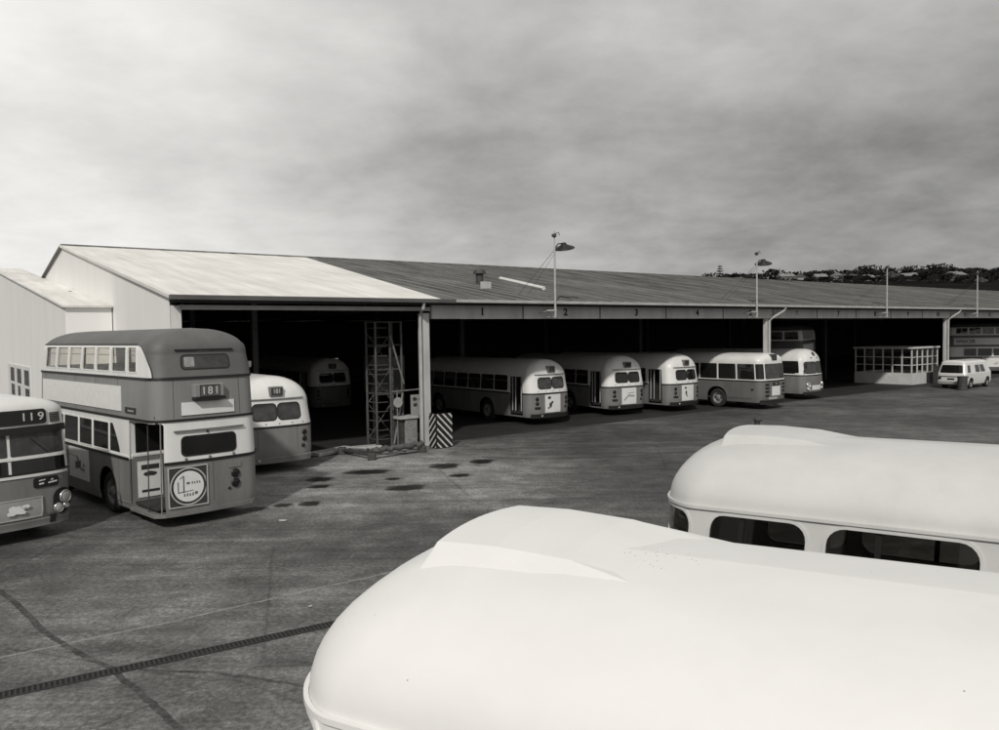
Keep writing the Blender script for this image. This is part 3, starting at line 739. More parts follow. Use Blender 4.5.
    obj('advert_ring', lathe([(0.385, 0), (0.385, 0.012), (0.415, 0.012), (0.415, 0)], M, 40), STEELL, sq)
    rd = obj('advert_disc', lathe([(0.335, 0), (0.335, 0.012), (0.001, 0.012)], M, 40), POSTER, sq)
    ax = c.x-0.0135
    marks(rd, (ax, 0.515, 0.90), 'rear', [[(-0.13, -0.13), (-0.10, -0.13), (-0.10, 0.24), (-0.13, 0.24)], [(-0.25, -0.12), (-0.225, -0.12), (-0.225, 0.12), (-0.25, 0.12)], [(-0.25, -0.13), (0.10, -0.105), (0.10, -0.09), (-0.25, -0.105)], [(-0.19, 0.17), (-0.13, 0.215), (-0.13, 0.24), (-0.2, 0.19)]]
          + [blob(-0.02+0.0, 0.07, 0.055, 0.035, 3)] + [[(0.06+0.055*k, 0.045), (0.09+0.055*k, 0.045), (0.09+0.055*k, 0.10-0.02*(k % 2)), (0.06+0.055*k, 0.10)] for k in range(4)]
          + [[(-0.12+0.062*k, -0.215), (-0.085+0.062*k, -0.215), (-0.085+0.062*k, -0.155+0.02*(k % 2)), (-0.12+0.062*k, -0.16)] for k in range(4)] + [blob(0.16, -0.16, 0.05, 0.045, 6)], mat('advert_ink', 0.13, 0.7, 0.3, 12), 'advert_lettering')
    for z, nm in ((1.04, 'stop_lamp'), (0.82, 'tail_lamp')): disc(T, nm, B.P(B.R(-0.58), z), B.N(B.R(-0.58), z), 0.085, 0.04, DLAMP, ring=BLACKP)
    disc(T, 'filler_cap', B.P(B.R(-0.42), 0.72), B.N(B.R(-0.42), 0.72), 0.035, 0.03, BLACKP, 8)
    B.patch('number_plate', 1.18, 1.30, B.R(-0.72), B.R(-0.42), low, T, 0.014, 0.02)
    # rear bumper lip, dented skirt
    B.patch('skirt_lip', 0.27, 0.36, B.R(-1.1), B.R(0.96), low, T, 0.03, 0.03, nz=2)
    # platform, bulkhead, poles
    pf = bmesh.new()
    poly = [(-A+0.06, -1.0), (-A+0.02, 0.0), (-A+0.06, 1.02), (-A+0.2, 1.2), (-A+1.5, 1.215), (-A+1.5, -1.0)]
    obj('platform', prism(poly, 0.27, 0.34, lambda a, b, t: Vector((a, b, t))), STEELM, T)
    bx = -A+1.48
    bh = obj('bulkhead', box((bx, -1.15, 1.43), (bx+0.05, 1.17, 2.34)), cream, T)
    obj('bulkhead_base', box((bx, -1.15, 0.34), (bx+0.05, 1.17, 1.43)), low, T)
    obj('bulkhead_window', box((bx-0.012, 0.42, 1.56), (bx, 1.06, 2.22)), DGLASS, bh)
    obj('saloon_doorway', box((bx-0.014, -0.38, 0.36), (bx-0.001, 0.30, 2.24)), INSIDE, bh)
    obj('bulkhead_sill', box((bx-0.03, 0.36, 1.47), (bx-0.001, 1.15, 1.51)), cream, bh)
    ps = obj('bulkhead_poster', box((bx-0.02, 0.48, 0.52), (bx-0.001, 1.03, 1.34)), POSTER, bh)
    marks(ps, (bx-0.024, 0.755, 0.93), 'rear', [[(-0.2, 0.22), (0.2, 0.22), (0.2, 0.33), (-0.2, 0.33)], blob(0.0, 0.12, 0.2, 0.07, 5), [(-0.2, -0.3), (0.2, -0.3), (0.2, -0.24), (-0.2, -0.24)]], INK)
    obj('stair_panel', box((-A+0.25, -1.12, 0.34), (-A+1.46, -0.30, 2.3)), INSIDE, T)
    obj('platform_ceiling', box((-A+0.15, -1.1, 2.305), (bx, 1.12, 2.33)), INSIDE, T)
    obj('grab_pole', tube([(-A+0.13, 1.06, 0.34), (-A+0.12, 1.04, 2.31)], 0.016), STEELM, T)
    obj('grab_pole', tube([(-A+0.62, 1.14, 0.34), (-A+0.62, 1.11, 2.31)], 0.014), STEELD, T)
    # floors and seats
    obj('upper_floor', box((-A+0.2, -1.13, 2.40), (A-0.3, 1.13, 2.46)), INSIDE, T)
    for k in range(7):
        for sd in (1, -1):
            x = -A+1.2+0.92*k; y = sd*0.64
            st = obj('seat', box((x, y-0.43, 2.62), (x+0.42, y+0.43, 2.86)), SEATM, T)
            bevel(obj('seat_back', box((x-0.1, y-0.43, 2.62), (x-0.01, y+0.43, 3.45)), SEATM, st), 0.03)
    underbody(T, B, 0.26, 0.4)
    axle_set(T, B, (-A+2.85, A-1.6), 0.5)
    # front end: cab and bonnet side
    for s0, s1 in ((B.F(1.0), B.F(0.04)), (B.F(-0.04), B.F(-1.0))): B.round_patch('windscreen', s0, s1, 1.52, 2.22, 0.06, DGLASS, T, 0.006)
    obj('radiator', box((A-0.05, -0.4, 0.5), (A+0.06, 0.4, 1.38)), STEELM, T)
    for y in (-0.85, 0.85): disc(T, 'headlight', B.P(B.F(y), 0.85), B.N(B.F(y), 0.85), 0.12, 0.06, LAMPG, ring=CHROME)
    return T, B

# ------------------------------------------------------------------ places
CZ = 4.15
C0 = Vector((-2.725, 28.679, 0)); U = Vector((0.793, 0.609, 0)).normalized(); V = Vector((-U.y, U.x, 0))
SHED_RZ = math.atan2(U.y, U.x)
def uv(u, v, z=0): return C0+U*u+V*v+Vector((0, 0, z))
def ang(d): return math.atan2(d[1], d[0])

# ---- yard buses
H = Vector((-0.715, 0.699, 0)); LH = Vector((-H.y, H.x, 0))
corner = Vector((-7.307, 16.433, 0))
double_deck('double_deck_bus', 'grey and cream double-decker with open rear platform and 181 on its rear box', corner+H*4.08-LH*1.20, ang(H), num='181')

H = Vector((0.768, -0.641, 0)); LH = Vector((-H.y, H.x, 0))
edge = Vector((-9.279, 16.315, 0))-LH*0.94
single_deck('single_deck_bus', 'bus facing out with route 119 on its blind and twin headlights', edge-H*4.88, ang(H), front='modern', seed=5, group='single-deck buses', doorL=False)

HV = Vector((-V.x, -V.y, 0))
def in_shed(u, v, dev=0.0, nose_in=True):
    d = V if nose_in else -V
    d = Matrix.Rotation(dev, 3, 'Z') @ d
    return uv(u, v)+d*(4.9 if nose_in else -4.9)*1.0, ang(d)
p, r = in_shed(-6.35, -1.75)
single_deck('single_deck_bus', 'cream-topped bus backed out of the first bay beside the double-decker', p, r, rear=True, rearnum='181', seed=1)
p, r = in_shed(3.0, 14.0)
single_deck('single_deck_bus', 'dim bus deep in the dark first bay with 31 on its rear box', p, r, rear=True, rearnum='31', seed=2, low=GREYP_SHADE)
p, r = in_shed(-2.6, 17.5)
single_deck('single_deck_bus', 'unlit bus deepest in the dark first bay, left of the dim bus numbered 31', p, r, rear=True, rearnum='', seed=2, low=GREYP_SHADE)
p, r = in_shed(7.75, 1.75)
single_deck('single_deck_bus', 'bus under bay 2 whose rear poster has a small dark figure, nearest the striped board', p, r, rear=True, ad=1, seed=1, rearnum='')
p, r = in_shed(12.9, 1.95, math.radians(-7))
single_deck('single_deck_bus', 'slewed bus under bay 3 with a slanting sketch on its rear poster', p, r, rear=True, ad=2, seed=2)
p, r = in_shed(16.35, 1.15)
single_deck('single_deck_bus', 'bus tucked between the slewed bus and the square-windowed bus, dark mark on rear poster', p, r, rear=True, ad=3, seed=3)
p, r = in_shed(20.45, -1.25, math.radians(2))
p = p-V*0.3
single_deck('single_deck_bus', 'square-windowed bus with one big rear pane, standing in front of the second column', p, r, rear=True, glaz='square', seed=4, low=mat('mid_bus_paint', 0.15, 0.4, 0.2, 2, streak=True))
p, r = in_shed(26.85, 0.25, math.radians(4), nose_in=False)
single_deck('single_deck_bus', 'bus parked nose outwards beyond the second column, windscreen and headlights showing', p, r, front='old', seed=6, doorL=False)
hd = Vector((-0.47, -0.883, 0)); p = uv(30.9, 5.0)-hd*4.1; r = ang(hd)
double_deck('double_deck_bus', 'shadowed double-decker half hidden behind the nose-outwards single-decker', p, r, num='', low=GREYP_SHADE)
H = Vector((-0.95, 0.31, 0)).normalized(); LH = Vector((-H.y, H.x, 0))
double_deck('double_deck_bus', 'double-decker broadside at the far right of the shed with WINCER on its board', Vector((38.6, 67.2, 0))-H*4.08-LH*1.22, ang(H), board='WINCER', num='', low=GREYP_SHADE)

# ---- two roofs close below the camera
def near(corner, d):
    h = Vector((d[0], d[1], 0)).normalized(); l = Vector((-h.y, h.x, 0))
    return Vector(corner)-h*4.9-l*1.19
H1 = (-0.878, 0.479); H2 = (-0.842, 0.540)
o1, B1 = single_deck('single_deck_bus', 'nearest bus, bright cream roof with a raised front dome filling the foreground', near((-1.30, 3.63, 0), H1), ang(H1), fairing=True, openwin=True, roof=CREAM_BRIGHT, seed=7, doorL=False)
o2, B2 = single_deck('single_deck_bus', 'second cream roof behind the foreground one, a row of rounded windows under its gutter', near((1.34, 7.68, 0), H2), ang(H2), fairing=True, openwin=True, roof=CREAM_DULL, seed=8, doorL=False)
bm = bmesh.new(); add_box(bm, (-0.55, -0.45, 2.85), (0.75, 0.45, 2.99))
pod = bevel(obj('roof_vent', bm, CREAM_DULL, o2), 0.05, 3); pod.location.x = B2.a-3.65
# ------------------------------------------------------------------ depot shed
shed = thing('depot_shed', 'long open-fronted bus depot shed with low pitched roof and numbered bays', 'shed', C0, SHED_RZ)
UL, UR, W, ZE, ZR = -8.9, 108.5, 18.3, 5.40, 8.66
def rz(v): return ZE+(ZR-ZE)*(v+0.5)/(W+0.5)
def roof_mat(name, v, dark):
    m = bpy.data.materials.new(name); m.use_nodes = True; nt = m.node_tree; N = nt.nodes; L = nt.links; b = N['Principled BSDF']
    b.inputs['Roughness'].default_value = 0.75; b.inputs['Specular IOR Level'].default_value = 0.25
    tc = N.new('ShaderNodeTexCoord')
    w = N.new('ShaderNodeTexWave'); w.inputs['Scale'].default_value = 3.3; w.bands_direction = 'X'
    L.new(tc.outputs['Object'], w.inputs['Vector'])
    mp = N.new('ShaderNodeMapping'); mp.inputs['Scale'].default_value = (1.3, 0.10, 0.1); L.new(tc.outputs['Object'], mp.inputs[0])
    n = N.new('ShaderNodeTexNoise'); n.inputs['Scale'].default_value = 2.0; n.inputs['Detail'].default_value = 7; n.inputs['Roughness'].default_value = 0.7; L.new(mp.outputs[0], n.inputs['Vector'])
    n2 = N.new('ShaderNodeTexNoise'); n2.inputs['Scale'].default_value = 0.35; n2.inputs['Detail'].default_value = 5; L.new(tc.outputs['Object'], n2.inputs['Vector'])
    r = N.new('ShaderNodeValToRGB'); r.color_ramp.elements[0].position = 0.34; r.color_ramp.elements[1].position = 0.66
    r.color_ramp.elements[0].color = grey(v*dark); r.color_ramp.elements[1].color = grey(v*1.25); L.new(n.outputs['Fac'], r.inputs[0])
    r2 = N.new('ShaderNodeValToRGB'); r2.color_ramp.elements[0].color = grey(0.72); r2.color_ramp.elements[1].color = grey(1.1); L.new(n2.outputs['Fac'], r2.inputs[0])
    mx = N.new('ShaderNodeMix'); mx.data_type = 'RGBA'; mx.blend_type = 'MULTIPLY'; mx.inputs[0].default_value = 1.0
    L.new(r.outputs[0], mx.inputs[6]); L.new(r2.outputs[0], mx.inputs[7]); L.new(mx.outputs[2], b.inputs['Base Color'])
    bp = N.new('ShaderNodeBump'); bp.inputs['Strength'].default_value = 0.35; bp.inputs['Distance'].default_value = 0.03
    L.new(w.outputs['Fac'], bp.inputs['Height']); L.new(bp.outputs[0], b.inputs['Normal'])
    return m
ROOFD = roof_mat('weathered_roof_sheet', 0.19, 0.4); ROOFL = roof_mat('new_roof_sheet', 0.76, 0.95)
def roof_slab(name, quad, m, t=0.1):
    bm = bmesh.new(); v = [bm.verts.new((a, b, rz(b) if b <= W else 2*ZR-ZE-(ZR-ZE)*(b+0.5)/(W+0.5)+0.0)) for a, b in quad]
    bm.faces.new(v); bmesh.ops.recalc_face_normals(bm, faces=bm.faces); bm.faces.ensure_lookup_table()
    bm.faces[0].normal_update()
    if bm.faces[0].normal.z < 0: bm.faces[0].normal_flip()
    return solid(obj(name, bm, m, shed), t)
roof_slab('pale_roof', [(UL-0.15, -0.5), (0.45, -0.5), (3.45, W), (UL-0.15, W)], ROOFL)
roof_slab('roof', [(0.45, -0.5), (UR, -0.5), (UR, W), (3.45, W)], ROOFD)
roof_slab('rear_roof', [(UL-0.15, W), (UR, W), (UR, 2*W+0.5), (UL-0.15, 2*W+0.5)], ROOFD)
rg = bmesh.new(); add_box(rg, (UL-0.1, W-0.16, ZR-0.03), (UR, W+0.16, ZR+0.05)); obj('ridge_cap', rg, ROOFD, shed)
# rib lines and lapped sheet edges stand a little proud
bm = bmesh.new(); uu = 0.9
rnd = random.Random(3)
while uu < 100:
    vlo = -0.45; uu += 0.76
    vhi = W-0.2 if uu > 3.5 else (uu-0.5)/3.0*(W+0.5)-0.7
    if vhi < 0.5: continue
    a, b = (uu-0.025, vlo, rz(vlo)+0.002), (uu+0.025, vhi, rz(vhi)+0.03)
    q = [bm.verts.new(p) for p in ((a[0], vlo, rz(vlo)+0.003), (b[0], vlo, rz(vlo)+0.003), (b[0], vhi, rz(vhi)+0.003), (a[0], vhi, rz(vhi)+0.003),
                                   (a[0]+.008, vlo, rz(vlo)+0.045), (b[0]-.008, vlo, rz(vlo)+0.045), (b[0]-.008, vhi, rz(vhi)+0.045), (a[0]+.008, vhi, rz(vhi)+0.045))]
    for f in ((4, 5, 6, 7), (0, 1, 5, 4), (1, 2, 6, 5), (2, 3, 7, 6), (3, 0, 4, 7)): bm.faces.new([q[i] for i in f])
obj('roof_ribs', bm, ROOFD, shed)
# gutters
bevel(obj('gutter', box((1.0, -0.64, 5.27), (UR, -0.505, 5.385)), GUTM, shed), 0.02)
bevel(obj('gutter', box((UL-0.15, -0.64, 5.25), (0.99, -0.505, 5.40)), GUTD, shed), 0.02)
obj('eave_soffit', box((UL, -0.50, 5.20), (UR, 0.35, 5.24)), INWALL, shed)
# fascia with numbered bays
fas = obj('fascia', box((0.24, -0.12, 4.69), (UR, 0.02, 5.19)), FASC, shed)
for i in range(1, 25): obj('joint_strip', box((0.24+4.33*i-0.03, -0.132, 4.69), (0.24+4.33*i+0.03, -0.1205, 5.19)), mat('fascia_joint', 0.10, 0.8, 0.3, 4), fas)  # dark joint lines between the fascia panels
NUMP = mat('number_paint', 0.015, 0.7, 0.2, 9)
for i in range(12):
    text('bay_number', str(i+1), 0.40, (2.55+4.33*i, -0.124, 4.95), 'right', NUMP, fas, depth=0.004, squeeze=1.1, bold=0.04)
# dirty runs on the fascia below each lamp bracket
obj('lintel', box((UL+0.25, -0.10, 4.98), (0.18, 0.02, 5.12)), GUTM, shed)
# columns and downpipes
for i, u0 in enumerate((0.0, 21.65, 43.3, 64.95, 86.6)):
    c = obj('column', box((u0-0.16, -0.119 if i == 0 else 0.021, 0.0), (u0+0.13, 0.22, 4.9 if i == 0 else 4.68)), mat('column_paint', 0.52, 0.7, 0.3, 2.5, streak=True, bump=0.1, bscale=8), shed)
    bevel(c, 0.015)
    obj('base_plate', box((u0-0.3, -0.14, 0.002), (u0+0.28, 0.35, 0.03)), STEELM, c)
    if i == 0:
        obj('downpipe', tube([(u0-0.36, -0.56, 5.26), (u0-0.36, -0.5, 5.05), (u0-0.29, -0.16, 4.85), (u0-0.29, -0.16, 0.05)], 0.06, 10), GUTM, shed)
    else:
        obj('downpipe', tube([(u0+0.72, -0.58, 5.27), (u0+0.70, -0.50, 5.1), (u0+0.1, -0.2, 4.72), (u0-0.03, -0.08, 4.55), (u0-0.03, -0.08, 0.05)], 0.07, 10), GUTM, shed)
obj('corner_post', box((UL+0.01, -0.10, 0), (UL+0.3, 0.2, 5.1)), WHITEP, shed)
# end walls, back wall with window slots, inside posts
def gable(u0, u1, name, m):
    poly = [(0.0, 0), (0.0, rz(0)-0.11), (W, ZR-0.11), (2*W, rz(0)-0.11), (2*W, 0)]
    return obj(name, prism(poly, u0, u1, lambda a, b, t: Vector((t, a, b))), m, shed)
gable(UL-0.02, UL+0.0, 'gable_wall', mat('gable_white', 0.84, 0.75, 0.05, 0.8, streak=True, bump=0.08, bscale=2.5))
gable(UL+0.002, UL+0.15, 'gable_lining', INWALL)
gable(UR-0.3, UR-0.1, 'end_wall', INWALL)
bm = bmesh.new()
holes = [(5.9, 6.8, 1.7, 2.2), (7.05, 8.05, 1.68, 2.18), (10.9, 11.5, 2.0, 2.1), (11.9, 12.95, 1.97, 2.14), (13.3, 14.3, 1.97, 2.18)]
us = sorted({UL, UR} | {h[0] for h in holes} | {h[1] for h in holes})
for a, b in zip(us, us[1:]):
    mid = (a+b)/2; hs = [h for h in holes if h[0] < mid < h[1]]
    if hs:
        add_box(bm, (a, 2*W, 0), (b, 2*W+0.15, hs[0][2])); add_box(bm, (a, 2*W, hs[0][3]), (b, 2*W+0.15, 5.30))
    else: add_box(bm, (a, 2*W, 0), (b, 2*W+0.15, 5.30))
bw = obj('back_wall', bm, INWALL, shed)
for u0 in (-3.0, 8.0, 21.65, 32.5, 43.3, 64.95):
    for v0 in (9.2, W):
        obj('inner_post', box((u0-0.12, v0-0.12, 0), (u0+0.12, v0+0.12, rz(v0)-0.3)), STEELM if u0 < 0 else STEELD, shed)
for u0 in [UL+0.4]+[4.33*i for i in range(0, 15)]:
    bm = bmesh.new()
    add_tube(bm, [(u0, 0.1, 5.15), (u0, W, ZR-0.35), (u0, 2*W, 5.15)], 0.07, 6); add_tube(bm, [(u0, 0.1, 5.12), (u0, 2*W, 5.12)], 0.06, 6)
    for k in range(1, 8):
        v0 = W*k/4; top = rz(v0)-0.3 if v0 <= W else rz(2*W-v0)-0.3
        add_tube(bm, [(u0, v0, 5.12), (u0, v0, top)], 0.04, 5)
    obj('roof_truss', bm, STEELD, shed)
obj('shed_slab', box((UL, 0.4, -0.1), (UR, 2*W, 0.006)), mat('shaded_floor', 0.022, 0.75, 0.5, 0.9), shed)  # floor colour kept near black to carry the shed's shade
# flashing strip, vent and rooflight on the front slope
def onroof(u0, v0, h=0): return (u0, v0, rz(v0)+h)
obj('roof_plank', tube([onroof(9.72, 8.0, 0.10), onroof(8.82, 3.5, 0.10)], 0.10, 6), WHITEP, shed)
bm = bmesh.new(); add_lathe(bm, [(0.18, 0), (0.18, 0.5), (0.32, 0.5), (0.28, 0.66), (0.001, 0.72)], Matrix.Translation(onroof(6.55, 5.5, 0.0)), 14)
vt = obj('roof_vent', bm, STEELD, shed)
vb = bmesh.new(); add_box(vb, (5.2, 3.4, rz(3.4)+0.02), (5.65, 3.6, rz(3.6)+0.3)); obj('vent_flashing', vb, mat('flashing_pale', 0.5, 0.6, .2, 3), shed)

# annexe along the gable end
an = thing('annexe', 'white lean-to annexe against the gable end of the shed', 'building', C0, SHED_RZ)
pz = lambda v: 5.385+(v-7.665)*0.1255
obj('annexe_wall', prism([(7.665, 0), (7.665, 5.30), (34.0, pz(34)-0.08), (34.0, 0)], -10.5, -8.96, lambda a, b, t: Vector((t, a, b))), MATS['gable_white'], an)
bm = bmesh.new(); v4 = [bm.verts.new(p) for p in ((-10.62, 7.5, pz(7.5)), (-8.93, 7.5, pz(7.5)), (-8.93, 34.1, pz(34.1)), (-10.62, 34.1, pz(34.1)))]; bm.faces.new(v4)
solid(obj('annexe_roof', bm, ROOFL, an), 0.07)
aw = obj('annexe_window', box((-10.53, 17.8, 1.05), (-10.501, 27.2, 2.85)), WHITEP, an)
for k in range(3):
    y0 = 18.3+k*2.95
    obj('upper_pane', box((-10.545, y0, 1.95), (-10.531, y0+1.6, 2.68)), DGLASS, aw)
    obj('lower_pane', box((-10.545, y0+(0.5 if k == 1 else 0), 1.2 if k else 1.35), (-10.531, y0+1.4, 1.80)), DGLASS, aw)
wl = thing('wall_lamp', 'small dark lamp fixed high on the white gable wall', 'lamp', uv(-8.93, 14.5, 6.15), SHED_RZ)
obj('lamp_arm', tube([(0.0, 0, 0), (-0.28, 0, 0.05)], 0.03), STEELD, wl)
obj('lamp_shade', lathe([(0.05, 0.12), (0.20, 0.02), (0.24, -0.08), (0.2, -0.06), (0.001, -0.02)], Matrix.Translation((-0.33, 0, 0)), 14), STEELM, wl)

# ------------------------------------------------------------------ lamps on the eave
def eave_lamp(u0, label, top):
    t = thing('eave_lamp', label, 'lamp post', uv(u0, -0.17, 4.72), SHED_RZ, 'floodlight poles on the shed eave')
    h = top-4.72
    obj('pole', tube([(0, -0.52, 0.0), (0, -0.52, h*0.55), (0.0, -0.52, h)], [0.045, 0.04, 0.028], 8), STEELL, t)
    bm = bmesh.new(); add_box(bm, (-0.42, -0.56, 0.26), (0.05, -0.48, 0.32)); add_tube(bm, [(0.0, -0.52, 0.29), (0.0, 0.04, 0.29)], 0.03, 6); add_tube(bm, [(-0.36, -0.52, 0.28), (-0.36, 0.04, 0.2)], 0.02, 6); add_tube(bm, [(0, -0.52, 0.03), (0, 0.04, 0.03)], 0.025, 6)
    obj('bracket', bm, STEELL, t)
    # canted shade on a short arm
    M = Matrix.Translation((0.42, -0.62, h-0.60)) @ Matrix.Rotation(math.radians(-16), 4, 'Y') @ Matrix.Rotation(math.radians(10), 4, 'X')
    obj('lamp_shade', lathe([(0.001, 0.15), (0.09, 0.15), (0.14, 0.06), (0.40, -0.05), (0.44, -0.09), (0.38, -0.07), (0.1, 0.0), (0.001, 0.02)], M, 20), BLACKP, t, True)
    obj('lamp_arm', tube([(0.0, -0.52, h-0.72), (0.16, -0.56, h-0.5), (0.36, -0.6, h-0.48)], 0.028, 6), STEELD, t)
    bm = bmesh.new(); add_lathe(bm, [(0.001, -0.09), (0.10, -0.04), (0.10, 0.05), (0.001, 0.09)], Matrix.Translation((-0.02, -0.52, h-0.18)), 10)
    add_tube(bm, [(0, -0.52, h-0.1), (0.22, -0.54, h-0.05), (0.26, -0.54, h-0.16)], 0.016, 5)
    obj('insulator', bm, STEELD, t)
    bm = bmesh.new(); add_tube(bm, [(0, -0.52, h-0.75), (-0.35, 1.4, rz(1.4)-4.72)], 0.010, 4); add_tube(bm, [(0, -0.52, h-0.9), (0.25, 1.5, rz(1.5)-4.72)], 0.008, 4)
    obj('stay_wire', bm, STEELD, t)
    return t
eave_lamp(5.80, 'floodlight pole rising from the eave between numbers 1 and 2', 8.2)
eave_lamp(19.6, 'floodlight pole on the eave beside the second column', 8.15)
eave_lamp(33.2, 'floodlight pole on the eave midway between the second and third columns', 8.0)
eave_lamp(46.5, 'floodlight pole at the far right end of the eave in view', 8.05)

# ------------------------------------------------------------------ bay furniture by the first column
tw = thing('access_tower', 'tall ladder tower with diagonal braces standing in the shadowed bay by the first column', 'scaffold tower', (-4.25, 28.95, 0), SHED_RZ)
TS = mat('tower_steel', 0.075, 0.6, 0.4, 6)
for x in (-0.58, 0.02, 0.50):
    for y in ((-0.35, 0.35) if x != 0.02 else (-0.35,)):
        obj('upright', tube([(x, y, 0.08), (x, y, 4.62)], 0.045, 8), TS, tw)
bm = bmesh.new()
for k in range(13): add_tube(bm, [(-0.58, -0.35, 0.3+k*0.34), (-0.58, 0.35, 0.3+k*0.34)], 0.022, 6); add_tube(bm, [(-0.58, -0.35, 0.3+k*0.34), (-0.10, -0.35, 0.3+k*0.34)], 0.018, 6)
obj('ladder_rungs', bm, TS, tw)
bm = bmesh.new()
for z in (1.95, 2.85, 3.75, 4.6): add_tube(bm, [(-0.58, -0.35, z), (0.50, -0.35, z)], 0.025, 6); add_tube(bm, [(-0.58, 0.35, z), (0.50, 0.35, z)], 0.025, 6); add_tube(bm, [(0.5, -0.35, z), (0.5, 0.35, z)], 0.025, 6)
obj('cross_rails', bm, TS, tw)
obj('diagonal_brace', tube([(0.02, -0.39, 4.1), (0.56, -0.39, 2.3)], 0.035, 6), STEELM, tw)
obj('diagonal_brace', tube([(0.50, -0.39, 1.95), (0.10, -0.39, 0.1)], 0.04, 6), mat('brace_pale', 0.2, 0.6, 0.3, 5), tw)
for z0, z1 in ((0.3, 1.6), (1.6, 2.9), (2.9, 4.2)):
    obj('back_brace', tube([(-0.55, 0.36, z0), (0.48, 0.36, z1)], 0.022, 6), TS, tw); obj('back_brace', tube([(0.48, 0.38, z0), (-0.55, 0.38, z1)], 0.022, 6), TS, tw)
obj('long_rail', tube([(0.02, -0.36, 2.02), (1.3, -0.36, 2.06)], 0.03, 6), STEELM, tw)
for x in (-0.58, 0.5):
    for y in (-0.35, 0.35): obj('castor', lathe([(0.001, -0.03), (0.08, -0.03), (0.08, 0.03), (0.001, 0.03)], Matrix.Translation((x, y, 0.08)) @ Matrix.Rotation(math.pi/2, 4, 'X'), 14), RUBBER, tw)
dsn = thing('round_sign', 'pale round disc on a thin post beside the ladder tower', 'sign', (-3.78, 28.62, 0), SHED_RZ)
obj('post', tube([(0, 0, 0), (0, 0, 2.0)], 0.025, 6), STEELM, dsn)
obj('disc', lathe([(0.001, -0.012), (0.19, -0.012), (0.19, 0.012), (0.001, 0.012)], Matrix.Translation((0, -0.045, 1.64)) @ Matrix.Rotation(math.pi/2, 4, 'X'), 24), mat('disc_paint', 0.33, 0.6, 0.2, 8), dsn)
bk = thing('service_bench', 'speckled masonry block with a pale slab top beside the first column', 'bench', (-3.22, 28.80, 0), SHED_RZ)
bevel(obj('block', box((-0.35, -0.02, 0), (0.16, 0.55, 1.02)), BRICKM, bk), 0.02)
obj('side_panel', box((-0.52, 0.06, 0), (-0.352, 0.5, 1.0)), STEELD, bk)
bevel(obj('slab_top', box((-0.62, -0.08, 1.02), (0.2, 0.6, 1.11)), CONC, bk), 0.012)
nb = thing('notice_board', 'board of pinned papers standing on the masonry bench', 'notice board', (-3.06, 28.98, 1.112), SHED_RZ)
obj('board', box((-0.30, -0.02, 0), (0.20, 0.03, 0.78)), mat('board_pale', 0.30, 0.8, 0.2, 5), nb)
marks(nb, (-0.05, -0.024, 0.40), 'right', [blob(-0.10, 0.22, 0.11, 0.09, 21), blob(-0.08, 0.0, 0.12, 0.08, 22), blob(0.13, 0.2, 0.07, 0.06, 23)], INK, 'pinned_photograph')
sh = thing('storage_cabinet', 'dark cabinet raised on legs behind the masonry bench', 'cabinet', uv(0.0, 2.1), SHED_RZ)
obj('cabinet_body', box((-1.05, 0, 1.95), (0.35, 0.7, 3.3)), STEELD, sh)
obj('cabinet_front', box((-1.0, -0.02, 2.05), (0.3, -0.001, 2.85)), mat('cabinet_face', 0.022, 0.6, .3, 4), sh)
obj('cabinet_sign', box((-0.92, -0.025, 2.95), (0.05, -0.001, 3.22)), mat('cabinet_strip', 0.10, 0.6, .3, 4), sh)
for x in (-1.0, 0.28):
    for y in (0.05, 0.62): obj('leg', box((x-0.03, y-0.03, 0), (x+0.03, y+0.03, 1.95)), STEELD, sh)
# striped guard round the column foot
cg = thing('striped_guard', 'black and white striped guard at the foot of the first column', 'column guard', uv(0.02, -0.52), SHED_RZ)
gx0, gx1, gy0, gy1, gz = -0.13, 0.52, -0.36, 0.0, 1.27
obj('guard_plate', box((gx0, gy0, 0.02), (gx1, gy0+0.05, gz)), BLACKP, cg)
obj('guard_side', box((gx0-0.05, gy0+0.001, 0.02), (gx0-0.001, gy1+0.1, gz)), BLACKP, cg)
def stripes(fn, w, h, slope, bw=0.07, pitch=0.205):
    bm = bmesh.new(); t = -w*abs(slope)
    while t < h+w:
        poly = []
        pts = [(0, t), (w, t-slope*w), (w, t-slope*w+bw), (0, t+bw)] if slope > 0 else [(0, t), (w, t-slope*w), (w, t-slope*w+bw), (0, t+bw)]
        # clip to 0..h
        def clip(ps, keep, cut):
            out = []
            for i in range(len(ps)):
                a, b = ps[i], ps[(i+1) % len(ps)]
                if keep(a): out.append(a)
                if keep(a) != keep(b):
                    f = (cut-a[1])/(b[1]-a[1]); out.append((a[0]+(b[0]-a[0])*f, cut))
            return out
        pts = clip(pts, lambda p: p[1] >= 0.0, 0.0)
        if len(pts) > 2: pts = clip(pts, lambda p: p[1] <= h, h)
        if len(pts) > 2: bm.faces.new([bm.verts.new(fn(a, b)) for a, b in pts])
        t += pitch
    bmesh.ops.recalc_face_normals(bm, faces=bm.faces)
    return bm
WST = mat('stripe_white', 0.55, 0.7, 0.3, 8)
solid(obj('white_stripes', stripes(lambda a, b: Vector((gx0+a+0.0, gy0-0.004, 0.03+b)), gx1-gx0, gz-0.05, 1.0, 0.085, 0.26), WST, cg), 0.004)
solid(obj('white_stripes', stripes(lambda a, b: Vector((gx0-0.055, gy1+0.09-a, 0.03+b)), gy1-gy0+0.08, gz-0.05, -1.0, 0.085, 0.26), WST, cg), 0.004)
